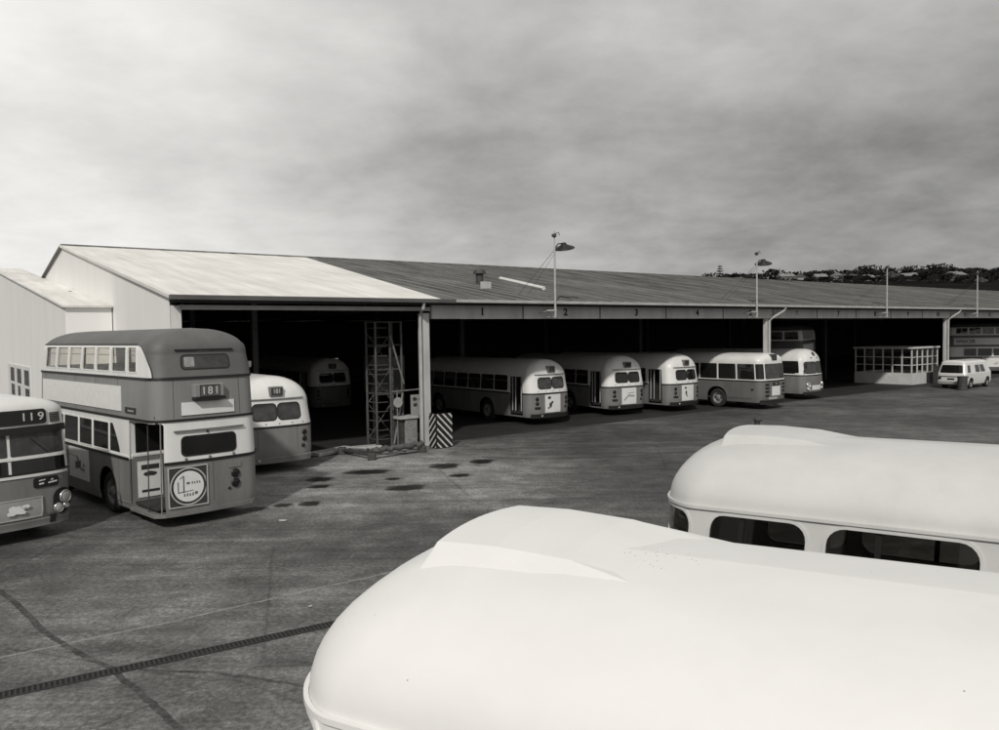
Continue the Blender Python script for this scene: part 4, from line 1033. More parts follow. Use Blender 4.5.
# low wheeled frame with a hose draped on it, lying across the apron
fr = thing('pipe_trolley', 'low dark pipe frame on stubby feet lying on the apron before the tower', 'trolley', (0, 0, 0))
pts = [Vector((-5.54, 27.05, 0)), Vector((-4.27, 25.65, 0)), Vector((-2.76, 27.2, 0))]
for q in pts: bevel(obj('foot', box((q.x-0.13, q.y-0.11, 0.0), (q.x+0.13, q.y+0.11, 0.24)), STEELD, fr), 0.02)
obj('long_pipe', tube([pts[0]+Vector((0, 0, .16)), pts[1]+Vector((0, 0, .16))], 0.06, 8), STEELD, fr)
obj('long_pipe', tube([pts[1]+Vector((0, 0, .18)), pts[2]+Vector((0, 0, .18))], 0.05, 8), STEELM, fr)
rnd = random.Random(11)
hp = [pts[0].lerp(pts[2], t/16)+Vector((0.15*math.sin(t*1.7), -0.42*math.sin(math.pi*t/16)+0.12*math.cos(t*2.1), 0.10+0.08*abs(math.sin(t*1.3)))) for t in range(17)]
ho = obj('hose', tube(hp, 0.055, 8), STEELD, None, True); tag(ho, 'slack dark hose trailing over the low pipe frame', 'hose')
hp = [pts[1].lerp(pts[2], t/12)+Vector((0.03*math.sin(t*2.2), 0.05*math.cos(t*1.9), 0.30+0.05*math.sin(t*2.7))) for t in range(13)]
rg = obj('rolled_tarpaulin', tube(hp, [0.08+0.03*abs(math.sin(t*1.9)) for t in range(13)], 8), mat('tarp_cloth', 0.09, 0.9, 0.5, 7), None, True); tag(rg, 'crumpled dark tarpaulin rolled along the top of the low pipe frame', 'tarpaulin')
bevel(tag(obj('concrete_slab', box((-0.9, -0.28, 0.0), (0.9, 0.28, 0.13)), CONC), 'pale low concrete slab lying at the mouth of the first bay', 'slab'), 0.03)
o = bpy.data.objects['concrete_slab']; o.location = (-5.95, 27.35, 0); o.rotation_euler = (0, 0, math.radians(58))
bevel(tag(obj('concrete_slab', box((-0.55, -0.25, 0.0), (0.55, 0.25, 0.12)), CONC), 'short pale slab beneath the foot of the ladder tower', 'slab'), 0.03)
o = bpy.data.objects['concrete_slab.001']; o.location = (-4.9, 28.15, 0.0); o.rotation_euler = (0, 0, math.radians(30))
# ------------------------------------------------------------------ glazed office in the shed, van, drum, post
kq = thing('glazed_office', 'white-framed glazed office hut on a low white wall inside the shed', 'hut', uv(41.3, 1.47), SHED_RZ)
KW, KD, KH = 4.1, 4.2, 2.55
KP = mat('hut_paint', 0.62, 0.6, 0.15, 2)
bm = bmesh.new()
add_box(bm, (0, 0.0, 0), (KW, 0.12, 0.82)); add_box(bm, (0, KD-0.12, 0), (KW, KD, 0.82)); add_box(bm, (0, 0.12, 0), (0.12, KD-0.12, 0.82)); add_box(bm, (KW-0.12, 0.12, 0), (KW, KD-0.12, 0.82))
obj('low_wall', bm, KP, kq)
obj('hut_roof', box((-0.08, -0.08, KH), (KW+0.08, KD+0.08, KH+0.12)), KP, kq)
bm = bmesh.new()
for k in range(6): x = 0.02+(KW-0.1)*k/5; add_box(bm, (x, 0.02, 0.82), (x+0.07, 0.10, KH))
for z in (1.36, 1.92): add_box(bm, (0.0, 0.025, z), (KW, 0.095, z+0.055))
obj('front_frame', bm, KP, kq)
bm = bmesh.new()
for k in range(1, 7): y = 0.02+(KD-0.12)*k/6; add_box(bm, (0.02, y, 0.82), (0.10, y+0.07, KH))
for z in (1.36, 1.92): add_box(bm, (0.025, 0.1, z), (0.095, KD, z+0.055))
obj('side_frame', bm, KP, kq)
obj('front_pane', box((0.05, 0.055, 0.82), (KW-0.05, 0.065, KH)), GLASS, kq)
obj('side_pane', box((0.055, 0.1, 0.82), (0.065, KD-0.1, KH)), GLASS, kq)
obj('office_door', box((2.2, -0.02, 0.03), (3.9, -0.002, 0.80)), INSIDE, kq)
bevel(obj('rubbish_bin', box((-0.35, -0.35, 0), (0.35, 0.3, 1.3)), STEELD), 0.03)
o = bpy.data.objects['rubbish_bin']; o.location = uv(43.9, 0.75); o.rotation_euler = (0, 0, SHED_RZ); tag(o, 'dark upright bin in front of the glazed office hut', 'bin')
dk = thing('desk', 'desk with pale papers inside the glazed office hut', 'desk', uv(42.3, 4.0), SHED_RZ)
obj('desk_top', box((-0.8, -1.2, 0.72), (0.6, 1.2, 0.78)), STEELL, dk); obj('desk_base', box((-0.6, -1.1, 0), (0.5, 1.1, 0.72)), STEELD, dk)

def van():
    R = ang(U); t = thing('white_van', 'white van at the right edge with a large dark rear window', 'van', Vector((31.35, 52.45, 0)), R)
    B = Body(2.2, 0.88, 0.28, 0.16, 0.15, 0.06, [(0.28, .05, .06, .05), (0.5, 0, 0, 0), (0.98, 0, 0.0, 0.02), (1.62, .13, .50, .24)], 1.62, 1.88, 0.35, 0.22, 2.6)
    WV = mat('van_white', 0.70, 0.3, 0.08, 3, coat=0.3)
    ops = arches(B, (-1.25, 1.35), 0.42, 0.72)
    B.shell('body', 0.28, 0.98, WV, t, ops); B.shell('cabin', 0.98, 1.62, WV, t); B.shell('roof', 1.62, 1.88, WV, t)
    B.round_patch('rear_window', B.R(-0.72), B.R(0.72), 1.04, 1.56, 0.08, DGLASS, t, 0.008)
    for x0, x1 in ((-1.8, -1.35), (-0.55, 0.15), (0.3, 1.0)):
        B.round_patch('side_window', B.Rt(x1), B.Rt(x0), 1.06, 1.54, 0.07, DGLASS, t, 0.008); B.round_patch('side_window', B.Lf(x0), B.Lf(x1), 1.06, 1.54, 0.07, DGLASS, t, 0.008)
    B.round_patch('windscreen', B.F(0.7), B.F(-0.7), 1.02, 1.58, 0.08, DGLASS, t, 0.008)
    B.patch('rear_bumper', 0.34, 0.50, B.R(-0.8), B.R(0.8), STEELL, t, 0.06, 0.05); B.patch('trim_line', 0.78, 0.84, B.R(-0.75), B.R(0.75), STEELD, t, 0.012)
    for y in (-0.7, 0.7): B.patch('tail_lamp', 0.62, 0.76, B.R(y-0.1), B.R(y+0.1), DLAMP, t, 0.015)
    B.patch('number_plate', 0.60, 0.70, B.R(-0.22), B.R(0.22), BLACKP, t, 0.014)
    disc(t, 'fuel_cap', B.P(B.Rt(-1.75), 0.78), B.N(B.Rt(-1.75), 0.78), 0.06, 0.02, BLACKP, 10)
    for x in (-1.25, 1.35):
        for sd in (1, -1): wheel(t, x, sd*0.74, 0.31, sd)
    obj('chassis', box((-1.9, -0.62, 0.2), (1.9, 0.62, 0.34)), INSIDE, t)
    return t
van()
dr = thing('oil_drum', 'dark dented oil drum standing at the corner of the white van', 'drum', (29.75, 50.05, 0))
prof = [(0.001, 0), (0.29, 0), (0.30, 0.02)]
for k in range(1, 3): prof += [(0.285, 0.3*k-0.03), (0.305, 0.3*k), (0.285, 0.3*k+0.03)]
prof += [(0.29, 0.86), (0.30, 0.89), (0.28, 0.89), (0.275, 0.86), (0.001, 0.86)]
obj('drum_shell', lathe(prof, Matrix.Identity(4), 24), STEELD, dr, False); obj('drum_bung', lathe([(0.04, 0.86), (0.04, 0.885), (0.001, 0.885)], Matrix.Translation((0.15, 0, 0)), 10), STEELM, dr)
bl = thing('short_bollard', 'short dark post alone on the tarmac behind the second cream roof', 'bollard', (10.35, 31.3, 0))
obj('post', lathe([(0.12, 0), (0.11, 0.42), (0.001, 0.42)], Matrix.Identity(4), 14), STEELD, bl); obj('cap', lathe([(0.001, 0.40), (0.16, 0.42), (0.17, 0.50), (0.10, 0.56), (0.001, 0.57)], Matrix.Translation((0.02, 0, 0)), 14), STEELD, bl)

# ------------------------------------------------------------------ ground
def ground_mat():
    m = bpy.data.materials.new('yard_tarmac'); m.use_nodes = True; nt = m.node_tree; N = nt.nodes; L = nt.links; b = N['Principled BSDF']
    b.inputs['Roughness'].default_value = 0.8; b.inputs['Specular IOR Level'].default_value = 0.35
    tc = N.new('ShaderNodeTexCoord')
    def noise(sc, scale, det=8, ro=0.65, rot=0.0, dist=0.0):
        mp = N.new('ShaderNodeMapping'); mp.inputs['Scale'].default_value = sc; mp.inputs['Rotation'].default_value = (0, 0, rot); L.new(tc.outputs['Object'], mp.inputs[0])
        n = N.new('ShaderNodeTexNoise'); n.inputs['Scale'].default_value = scale; n.inputs['Detail'].default_value = det; n.inputs['Roughness'].default_value = ro; n.inputs['Distortion'].default_value = dist
        L.new(mp.outputs[0], n.inputs['Vector']); return n.outputs['Fac']
    def ramp(f, stops):
        r = N.new('ShaderNodeValToRGB'); e = r.color_ramp.elements
        e[0].position, e[1].position = stops[0][0], stops[-1][0]; e[0].color = (stops[0][1],)*3+(1,); e[1].color = (stops[-1][1],)*3+(1,)
        for p, v in stops[1:-1]: q = e.new(p); q.color = (v, v, v, 1)
        L.new(f, r.inputs[0]); return r.outputs[0]
    def op(kind, a, bb):
        n = N.new('ShaderNodeMath'); n.operation = kind
        for i, x in enumerate((a, bb)):
            if isinstance(x, (int, float)): n.inputs[i].default_value = x
            else: L.new(x, n.inputs[i])
        return n.outputs[0]
    big = ramp(noise((1, 1, 1), 0.16, 4, 0.55, 0, 0.3), [(0.3, 0.55), (0.48, 0.95), (0.70, 1.75)])
    mid = ramp(noise((1, 1, 1), 1.1, 10, 0.78, 0, 0.2), [(0.3, 0.5), (0.5, 1.0), (0.72, 1.7)])
    streak = ramp(noise((0.07, 1.2, 1), 2.6, 8, 0.72, -math.radians(32)), [(0.32, 0.68), (0.52, 1.0), (0.72, 1.4)])
    streak2 = ramp(noise((0.05, 1.0, 1), 2.0, 7, 0.68, -math.radians(-4)), [(0.32, 0.78), (0.55, 1.0), (0.75, 1.25)])
    fine = ramp(noise((1, 1, 1), 14, 8, 0.85), [(0.34, 0.32), (0.5, 1.0), (0.68, 2.1)])
    spk = ramp(noise((1, 1, 1), 6.5, 3, 0.6), [(0.70, 1.0), (0.76, 2.1)])
    # pale dusty concrete apron in front of the first bays
    sx = N.new('ShaderNodeSeparateXYZ'); L.new(tc.outputs['Object'], sx.inputs[0])
    def spot(cx, cy, r, soft):
        d = N.new('ShaderNodeVectorMath'); d.operation = 'DISTANCE'; cb = N.new('ShaderNodeCombineXYZ'); L.new(sx.outputs[0], cb.inputs[0]); L.new(sx.outputs[1], cb.inputs[1])
        L.new(cb.outputs[0], d.inputs[0]); d.inputs[1].default_value = (cx, cy, 0)
        dd = op('ADD', d.outputs['Value'], op('MULTIPLY', op('SUBTRACT', noise((1, 1, 1), 0.9, 8), 0.5), 4.0))
        mr = N.new('ShaderNodeMapRange'); mr.interpolation_type = 'SMOOTHSTEP'; L.new(dd, mr.inputs[0])
        mr.inputs[1].default_value = r-soft; mr.inputs[2].default_value = r+soft; mr.inputs[3].default_value = 1.0; mr.inputs[4].default_value = 0.0
        return mr.outputs[0]
    apron = op('ADD', 1.0, op('MULTIPLY', spot(-3.6, 23.2, 5.0, 3.0), 1.7))
    apron2 = op('ADD', 1.0, op('MULTIPLY', spot(-5.2, 9.4, 4.6, 3.2), 1.0))
    val = op('MULTIPLY', op('MULTIPLY', op('MULTIPLY', big, mid), op('MULTIPLY', streak, streak2)), op('MULTIPLY', fine, spk))
    val = op('MULTIPLY', op('MULTIPLY', val, apron), op('MULTIPLY', apron2, 0.082))
    # long cracks / slab joints
    vo = N.new('ShaderNodeTexVoronoi'); vo.feature = 'DISTANCE_TO_EDGE'; vo.inputs['Scale'].default_value = 0.17
    wp = N.new('ShaderNodeMapping'); L.new(tc.outputs['Object'], wp.inputs[0])
    ad = N.new('ShaderNodeMixRGB'); ad.inputs[0].default_value = 0.05; L.new(wp.outputs[0], ad.inputs[1])
    nn = N.new('ShaderNodeTexNoise'); nn.inputs['Scale'].default_value = 1.2; L.new(tc.outputs['Object'], nn.inputs['Vector']); L.new(nn.outputs['Color'], ad.inputs[2]); L.new(ad.outputs[0], vo.inputs['Vector'])
    crack = ramp(vo.outputs['Distance'], [(0.0, 0.65), (0.005, 1.0)])
    val = op('MULTIPLY', val, crack)
    cb = N.new('ShaderNodeCombineColor'); 
    for i in range(3): L.new(op('MULTIPLY', val, TINT[i]), cb.inputs[i])
    L.new(cb.outputs[0], b.inputs['Base Color'])
    bp = N.new('ShaderNodeBump'); bp.inputs['Strength'].default_value = 0.5; bp.inputs['Distance'].default_value = 0.012
    L.new(noise((1, 1, 1), 30, 6, 0.75), bp.inputs['Height']); L.new(bp.outputs[0], b.inputs['Normal'])
    rr = ramp(noise((1, 1, 1), 0.5, 5), [(0.35, 0.62), (0.65, 0.9)]); L.new(rr, b.inputs['Roughness'])
    return m
YARD = ground_mat()
bm = bmesh.new(); S = 3000
bm.faces.new([bm.verts.new(p) for p in ((-S, -S, 0), (S, -S, 0), (S, S, 0), (-S, S, 0))])
tag(obj('yard_ground', bm, YARD), 'dark stained tarmac bus yard', None, kind='structure')

def ribbon(name, pts, w, z, m, label):
    bm = bmesh.new(); prev = None
    for i, p in enumerate(pts):
        a = Vector(pts[max(0, i-1)]); b = Vector(pts[min(len(pts)-1, i+1)]); d = (b-a).normalized(); nrm = Vector((-d.y, d.x))
        ww = w*(0.88+0.24*random.random())
        row = [bm.verts.new((p[0]+nrm.x*ww/2, p[1]+nrm.y*ww/2, z)), bm.verts.new((p[0]-nrm.x*ww/2, p[1]-nrm.y*ww/2, z))]
        if prev: bm.faces.new((prev[0], prev[1], row[1], row[0]))
        prev = row
    for f in bm.faces:
        f.normal_update()
        if f.normal.z < 0: f.normal_flip()
    return tag(obj(name, bm, m), label, None, kind='structure')
def wobble(ctrl, n, amp):
    out = []
    for i in range(len(ctrl)-1):
        for k in range(n):
            t = k/n; out.append((ctrl[i][0]+(ctrl[i+1][0]-ctrl[i][0])*t+amp*(random.random()-.5), ctrl[i][1]+(ctrl[i+1][1]-ctrl[i][1])*t+amp*(random.random()-.5)))
    return out+[ctrl[-1]]
def soft_mat(name, v, strength, scale):
    """thin worn film: patchy cover over the tarmac"""
    m = bpy.data.materials.new(name); m.use_nodes = True; nt = m.node_tree; N = nt.nodes; L = nt.links; b = N['Principled BSDF']
    b.inputs['Base Color'].default_value = grey(v); b.inputs['Roughness'].default_value = 0.75
    tc = N.new('ShaderNodeTexCoord'); n = N.new('ShaderNodeTexNoise'); n.inputs['Scale'].default_value = scale; n.inputs['Detail'].default_value = 8; n.inputs['Roughness'].default_value = 0.75
    L.new(tc.outputs['Object'], n.inputs['Vector'])
    r = N.new('ShaderNodeMapRange'); L.new(n.outputs['Fac'], r.inputs[0]); r.inputs[1].default_value = 0.32; r.inputs[2].default_value = 0.62; r.inputs[3].default_value = 0.0; r.inputs[4].default_value = strength
    L.new(r.outputs[0], b.inputs['Alpha'])
    return m
ribbon('painted_line', wobble([(-7.2, 9.6), (-4.868, 11.226), (-3.005, 12.657), (-1.6, 13.7)], 10, 0.02), 0.06, 0.004, soft_mat('worn_line_paint', 0.42, 0.75, 5), 'worn thin white line')
ribbon('tar_seam', wobble([(-8.6, 13.0), (-7.842, 12.296), (-6.6, 11.0), (-5.832, 10.323), (-5.3, 9.9), (-4.967, 9.667), (-4.3, 9.0), (-3.73, 8.397), (-3.0, 7.6)], 8, 0.02), 0.09, 0.004, soft_mat('tar_film', 0.025, 0.55, 2.2), 'dark tar seam')
ribbon('tar_seam', wobble([(-4.967, 9.667), (-3.5, 9.45), (-2.041, 8.964), (-0.9, 8.7)], 8, 0.04), 0.06, 0.008, MATS.get('x') or bpy.data.materials['tar_film'], 'thin dark tar seam')
ribbon('tar_seam', wobble([(-0.6, 25.9), (1.2, 25.4), (4.0, 25.6), (8.0, 27.0), (14.0, 31.5)], 10, 0.08), 0.12, 0.004, bpy.data.materials['tar_film'], 'dark seam along the apron edge')
# slot drain with a slatted grate
dd = (Vector((-2.549, 10.977, 0))-Vector((-5.78, 9.0, 0))).normalized()
dn = thing('drain_channel', 'long iron-grated drain channel crossing the yard', 'drain', (-5.78, 9.0, 0), ang(dd))
obj('channel', box((-3.0, -0.085, 0.001), (6.0, 0.085, 0.005)), mat('drain_dark', 0.01, 0.9, 0.3, 4), dn)
bm = bmesh.new(); x = -3.0
while x < 6.0: add_box(bm, (x, -0.08, 0.0052), (x+0.026, 0.08, 0.014)); x += 0.058
obj('grate_bars', bm, mat('grate_iron', 0.032, 0.7, 0.4, 6), dn)
bm = bmesh.new(); add_box(bm, (-3.0, -0.10, 0.002), (6.0, -0.086, 0.015)); add_box(bm, (-3.0, 0.086, 0.002), (6.0, 0.10, 0.015)); obj('grate_frame', bm, MATS['grate_iron'], dn)
# oil stains
def stain_mat():
    m = bpy.data.materials.new('oil_film'); m.use_nodes = True; nt = m.node_tree; N = nt.nodes; L = nt.links; b = N['Principled BSDF']
    b.inputs['Base Color'].default_value = grey(0.013); b.inputs['Roughness'].default_value = 0.45
    tc = N.new('ShaderNodeTexCoord'); gm = N.new('ShaderNodeVectorMath'); gm.operation = 'LENGTH'; L.new(tc.outputs['Object'], gm.inputs[0])
    n = N.new('ShaderNodeTexNoise'); n.inputs['Scale'].default_value = 2.5; n.inputs['Detail'].default_value = 6; L.new(tc.outputs['Object'], n.inputs['Vector'])
    a = N.new('ShaderNodeMath'); a.operation = 'MULTIPLY_ADD'; L.new(n.outputs['Fac'], a.inputs[0]); a.inputs[1].default_value = 0.9; L.new(gm.outputs['Value'], a.inputs[2])
    r = N.new('ShaderNodeMapRange'); L.new(a.outputs[0], r.inputs[0]); r.inputs[1].default_value = 0.85; r.inputs[2].default_value = 1.25; r.inputs[3].default_value = 0.9; r.inputs[4].default_value = 0.0
    L.new(r.outputs[0], b.inputs['Alpha']); return m
OIL = stain_mat()
for i, (x, y, rx, ry, a) in enumerate([(-5.35, 18.95, 0.35, 0.30, 0), (-4.72, 19.1, 0.42, 0.4, .3), (-5.9, 18.6, 0.4, 0.3, 0), (-5.0, 21.25, 0.5, 0.35, .2), (-2.55, 20.9, 0.85, 0.55, .35), (-1.75, 24.25, 0.75, 0.7, .2), (-0.6, 25.0, 0.6, 0.6, 0),
                                      (-4.0, 23.4, 1.1, 0.55, .1), (-5.2, 22.3, 0.6, 0.5, 0), (-1.2, 22.6, 0.5, 0.35, .3), (-3.1, 22.2, 0.35, 0.25, .1)]):
    bm = bmesh.new(); bm.faces.new([bm.verts.new((1.25*math.cos(2*math.pi*k/28), 1.25*math.sin(2*math.pi*k/28), 0)) for k in range(28)])
    o = obj('oil_stain', bm, OIL); o.location = (x, y, 0.0085+0.0004*i); o.scale = (rx, ry, 1); o.rotation_euler = (0, 0, a); tag(o, 'dark oil stain', None, kind='structure')
# bits of litter
LIT = mat('litter_paper', 0.6, 0.8, 0.2, 9)
for i, (x, y, s, lab) in enumerate([(-4.9, 17.34, 0.09, 'scrap of white paper on the tarmac behind the double-decker'), (-2.95, 11.75, 0.035, 'tiny white scrap just above the drain grate')]):
    bm = bmesh.new(); vv = [bm.verts.new(Vector(((k % 3-1)*s+random.uniform(-.02, .02), (k//3-1)*s*0.6+random.uniform(-.02, .02), 0.012+0.02*random.random()))) for k in range(9)]
    for k in (0, 1, 3, 4): bm.faces.new((vv[k], vv[k+1], vv[k+4], vv[k+3]))
    o = obj('paper_scrap', bm, LIT); o.location = (x, y, 0); o.rotation_euler = (0, 0, i*1.1); tag(o, lab, 'litter', 'scraps of litter in the yard')
    solid(o, 0.004)

# ------------------------------------------------------------------ hill with trees and houses
def hill_z(x, y):
    r = math.hypot(x, y); az = math.atan2(x, y)
    k = min(1, max(0, (r-170)/430)); k = k*k*(3-2*k)
    top = 36+4*math.sin(az*7+0.6)+2.5*math.sin(az*17)+3.5*max(0, min(1, (az-0.5)/0.1))
    fall = min(1, max(0.0, (az+0.25)/0.3)) if az < 0.3 else 1.0
    return -1.5+k*top*fall
bm = bmesh.new(); rows = []
for j in range(30):
    r = 165+j*22 if j < 28 else 165+28*22+(j-27)*250
    rows.append([bm.verts.new((r*math.sin(a), r*math.cos(a), hill_z(r*math.sin(a), r*math.cos(a)))) for a in [math.radians(-25+i*1.6) for i in range(60)]])
for j in range(len(rows)-1):
    for i in range(59): bm.faces.new((rows[j][i], rows[j][i+1], rows[j+1][i+1], rows[j+1][i]))
HILLM = mat('hill_scrub', 0.016, 1.0, 0.4, 0.06, spec=0.0)
hl = obj('hill', bm, HILLM, None, True); tag(hl, 'low dark hillside beyond the shed', None, kind='structure')
LEAF = mat('dark_foliage', 0.024, 0.9, 0.5, 0.5, spec=0.1); BARK = mat('bark', 0.06, 0.9, 0.3, 2)
def crown_mesh(seed, rx, rz_, n=420):
    rnd = random.Random(seed); bm = bmesh.new()
    lobes = [(Vector((rnd.uniform(-.6, .6)*rx, rnd.uniform(-.6, .6)*rx, rnd.uniform(-.3, .5)*rz_)), rnd.uniform(.4, .65)) for _ in range(8)]
    for _ in range(n):
        c, s = rnd.choice(lobes); d = Vector((rnd.gauss(0, 1), rnd.gauss(0, 1), rnd.gauss(0, 1))).normalized()*rnd.uniform(.55, 1.05)
        p = c+Vector((d.x*rx*s, d.y*rx*s, d.z*rz_*s)); q = rnd.uniform(.35, .8)
        a = Vector((rnd.gauss(0, 1), rnd.gauss(0, 1), rnd.gauss(0, 1))).normalized(); b = a.orthogonal().normalized()
        bm.faces.new([bm.verts.new(p+a*q), bm.verts.new(p+b*q*.8), bm.verts.new(p-a*q), bm.verts.new(p-b*q*.8)])
    return bm
def tree_proto(seed, rx, rzz, h):
    t = thing('hillside_tree', 'dark round-crowned tree on the far hillside', 'tree', (0, 0, 0), 0, 'trees on the far hillside')
    cr = obj('crown', crown_mesh(seed, rx, rzz), LEAF, t); cr.location = (0, 0, h)
    obj('trunk', tube([(0, 0, -1), (0.2, 0.1, h*0.5), (0.1, 0, h)], [0.35, 0.25, 0.12], 6), BARK, t)
    return t
protos = [tree_proto(21, 5.0, 3.2, 5.0), tree_proto(22, 6.5, 3.4, 5.2), tree_proto(23, 4.0, 3.8, 5.5), tree_proto(24, 8.0, 4.0, 5.6)]
def copy_tree(o):
    c = o.copy(); COL.objects.link(c)
    for ch in o.children: d = ch.copy(); COL.objects.link(d); d.parent = c
    return c
rnd = random.Random(5); used = set(); spots = []
for i in range(270):
    az = math.radians(rnd.uniform(15.2, 36)); r = rnd.uniform(585, 660)
    if i < 140: r = rnd.uniform(480, 545)
    spots.append((r*math.sin(az), r*math.cos(az), rnd.choice(range(4)), rnd.uniform(.75, 1.25)*(0.48 if i < 140 else 1.1)))
for x, y, k, s in spots:
    o = protos[k] if k not in used else copy_tree(protos[k]); used.add(k)
    o.location = (x, y, hill_z(x, y)-0.5); o.scale = (s, s, s); o.rotation_euler = (0, 0, rnd.uniform(0, 6.28))
WALLH = [mat('house_wall', 0.16, 0.8, 0.3, 0.5), mat('house_wall_white', 0.34, 0.8, 0.2, 0.5)]
ROOFH = [mat('house_roof', 0.22, 0.8, 0.2, 0.5), mat('house_roof_dark', 0.10, 0.8, 0.3, 0.5)]
labels = ['pale house below the Norfolk pine, farthest left on the hill', 'small low house left of the second floodlight on the hill', 'pale-roofed hill house just right of the second floodlight', 'wide hill house on the crest beside a dark clump of trees', 'hill house with a dark roof among round trees',
          'white hill house on the crest midway along the hill', 'long pale hill house left of the third floodlight', 'hill house directly behind the third floodlight pole', 'white hill house right of the third floodlight', 'small hill house set low among the dark trees', 'pale gabled hill house near the taller right-hand trees', 'hill house below the tallest trees on the right', 'white hill house at the far right behind the last floodlight']
for i, (px, dist, up, wdt) in enumerate([(738, 560, 0.0657, 9), (757, 580, 0.0672, 9), (786, 560, 0.0680, 13), (801, 575, 0.0665, 15), (820, 560, 0.0662, 10), (838, 560, 0.0668, 13), (848, 570, 0.0640, 15), (868, 560, 0.0628, 14), (885, 560, 0.0618, 13), (893, 550, 0.0585, 10), (908, 560, 0.0630, 13), (955, 560, 0.0622, 15), (973, 540, 0.0560, 12)]):
    az = math.atan2(px-499.5, 780); R = dist+8; x = R*math.sin(az); y = R*math.cos(az)
    top = CZ+up*R-1.6; base = hill_z(x, y)-1
    t = thing('hill_house', labels[i], 'house', (x, y, base), math.atan2(-x, y)+rnd.uniform(-.4, .4), 'houses on the far hillside')
    hh = max(4.0, top-base); m1, m2 = WALLH[i % 2], ROOFH[0 if i % 3 else 1]
    wdt *= 0.72
    if i % 2: t.rotation_euler = (0, 0, t.rotation_euler.z+1.2)
    obj('wall', box((-wdt/2, -4, 0), (wdt/2, 4, hh-2.2)), m1, t)
    obj('roof', prism([(-4.7, hh-2.2), (0, hh), (4.7, hh-2.2)], -wdt/2-0.5, wdt/2+0.5, lambda a, b, q: Vector((q, a, b))), m2, t)
    for k in range(3):
        wx = -wdt/2+wdt*(k+0.5)/3; obj('window', box((wx-0.8, -4.04, hh-4.3), (wx+0.8, -4.001, hh-3.1)), DGLASS, t)
    obj('chimney', box((wdt/4-0.4, 0.8, hh-1.6), (wdt/4+0.4, 1.6, hh+0.5)), m1, t)
# Norfolk pine on the skyline
px, dist = 720.5, 300; x = (px-499.5)/780*dist; y = dist
zb = hill_z(x, y); ztop = CZ+(326.5-261)/780*dist*1.0
np_ = thing('norfolk_pine', 'tiered Norfolk pine alone on the skyline above the shed ridge', 'tree', (x, y, zb))
hh = ztop-zb
obj('trunk', tube([(0, 0, -1), (0, 0, hh*0.5), (0, 0, hh)], [0.4, 0.25, 0.05], 7), BARK, np_)
bm = bmesh.new(); rnd = random.Random(4)
for k in range(20):
    z = hh*(0.12+0.86*k/20); R = (1-k/21)*4.4+0.5
    for j in range(8):
        a = 2*math.pi*(j+0.3*k)/8; RR = R*rnd.uniform(.75, 1.05); tip = Vector((RR*math.cos(a), RR*math.sin(a), z+0.25*RR)); o = Vector((0, 0, z)); sd = Vector((-math.sin(a), math.cos(a), 0))*0.28
        for q in range(7):
            f = (q+0.5)/7; c = o.lerp(tip, f); w = sd*(1.5-f)+Vector((0, 0, 0.28)); bm.faces.new([bm.verts.new(c-w*.9), bm.verts.new(c+(tip-o)*0.1), bm.verts.new(c+w*.9), bm.verts.new(c-(tip-o)*0.1)])
obj('branches', bm, LEAF, np_)

# ------------------------------------------------------------------ camera
cam = bpy.data.cameras.new('camera'); co = bpy.data.objects.new('camera', cam); COL.objects.link(co)
f_px = 780.0; pitch = math.atan(32.5/f_px); roll = 0.0152
F = Vector((0, math.cos(pitch), -math.sin(pitch))); R0 = Vector((1, 0, 0)); U0 = R0.cross(F)
Rv = math.cos(roll)*R0-math.sin(roll)*U0; Uv = math.cos(roll)*U0+math.sin(roll)*R0
Mx = Matrix((Rv, Uv, -F)).transposed().to_4x4(); Mx.translation = (0, 0, CZ)
co.matrix_world = Mx
cam.sensor_fit = 'HORIZONTAL'; cam.sensor_width = 36; cam.lens = 36*f_px/999; cam.clip_start = 0.1; cam.clip_end = 8000
SC.camera = co

# ------------------------------------------------------------------ light
SUN_EL = math.radians(38)
to_sun = Vector((-0.16, -1.0, 0)).normalized()*math.cos(SUN_EL)+Vector((0, 0, math.sin(SUN_EL)))
sl = bpy.data.lights.new('sun', 'SUN'); sl.energy = 2.4; sl.angle = math.radians(2.5); sl.color = (1.0, 0.97, 0.92)
so = bpy.data.objects.new('sun', sl); COL.objects.link(so); so.rotation_euler = to_sun.to_track_quat('Z', 'Y').to_euler(); so.location = (0, 0, 60)
w = bpy.data.worlds.new('World'); SC.world = w; w.use_nodes = True
N = w.node_tree.nodes; L = w.node_tree.links; bg = N['Background']; bg.inputs['Strength'].default_value = 0.1
sky = N.new('ShaderNodeTexSky'); sky.sky_type = 'NISHITA'; sky.sun_disc = False
sky.sun_elevation = SUN_EL; sky.sun_rotation = math.atan2(to_sun.x, to_sun.y)
bwn = N.new('ShaderNodeRGBToBW'); L.new(sky.outputs[0], bwn.inputs[0])
tc = N.new('ShaderNodeTexCoord'); nz = N.new('ShaderNodeVectorMath'); nz.operation = 'NORMALIZE'; L.new(tc.outputs['Generated'], nz.inputs[0])
sp = N.new('ShaderNodeSeparateXYZ'); L.new(nz.outputs[0], sp.inputs[0])
def mth(op, a, b=None, c=None, clamp=False):
    n = N.new('ShaderNodeMath'); n.operation = op; n.use_clamp = clamp
    for i, x in enumerate((a, b, c)):
        if x is None: continue
        if isinstance(x, (int, float)): n.inputs[i].default_value = x
        else: L.new(x, n.inputs[i])
    return n.outputs[0]
den = mth('ADD', mth('MAXIMUM', sp.outputs[2], 0.0), 0.24)
cb = N.new('ShaderNodeCombineXYZ'); L.new(mth('DIVIDE', sp.outputs[0], den), cb.inputs[0]); L.new(mth('DIVIDE', sp.outputs[1], den), cb.inputs[1])
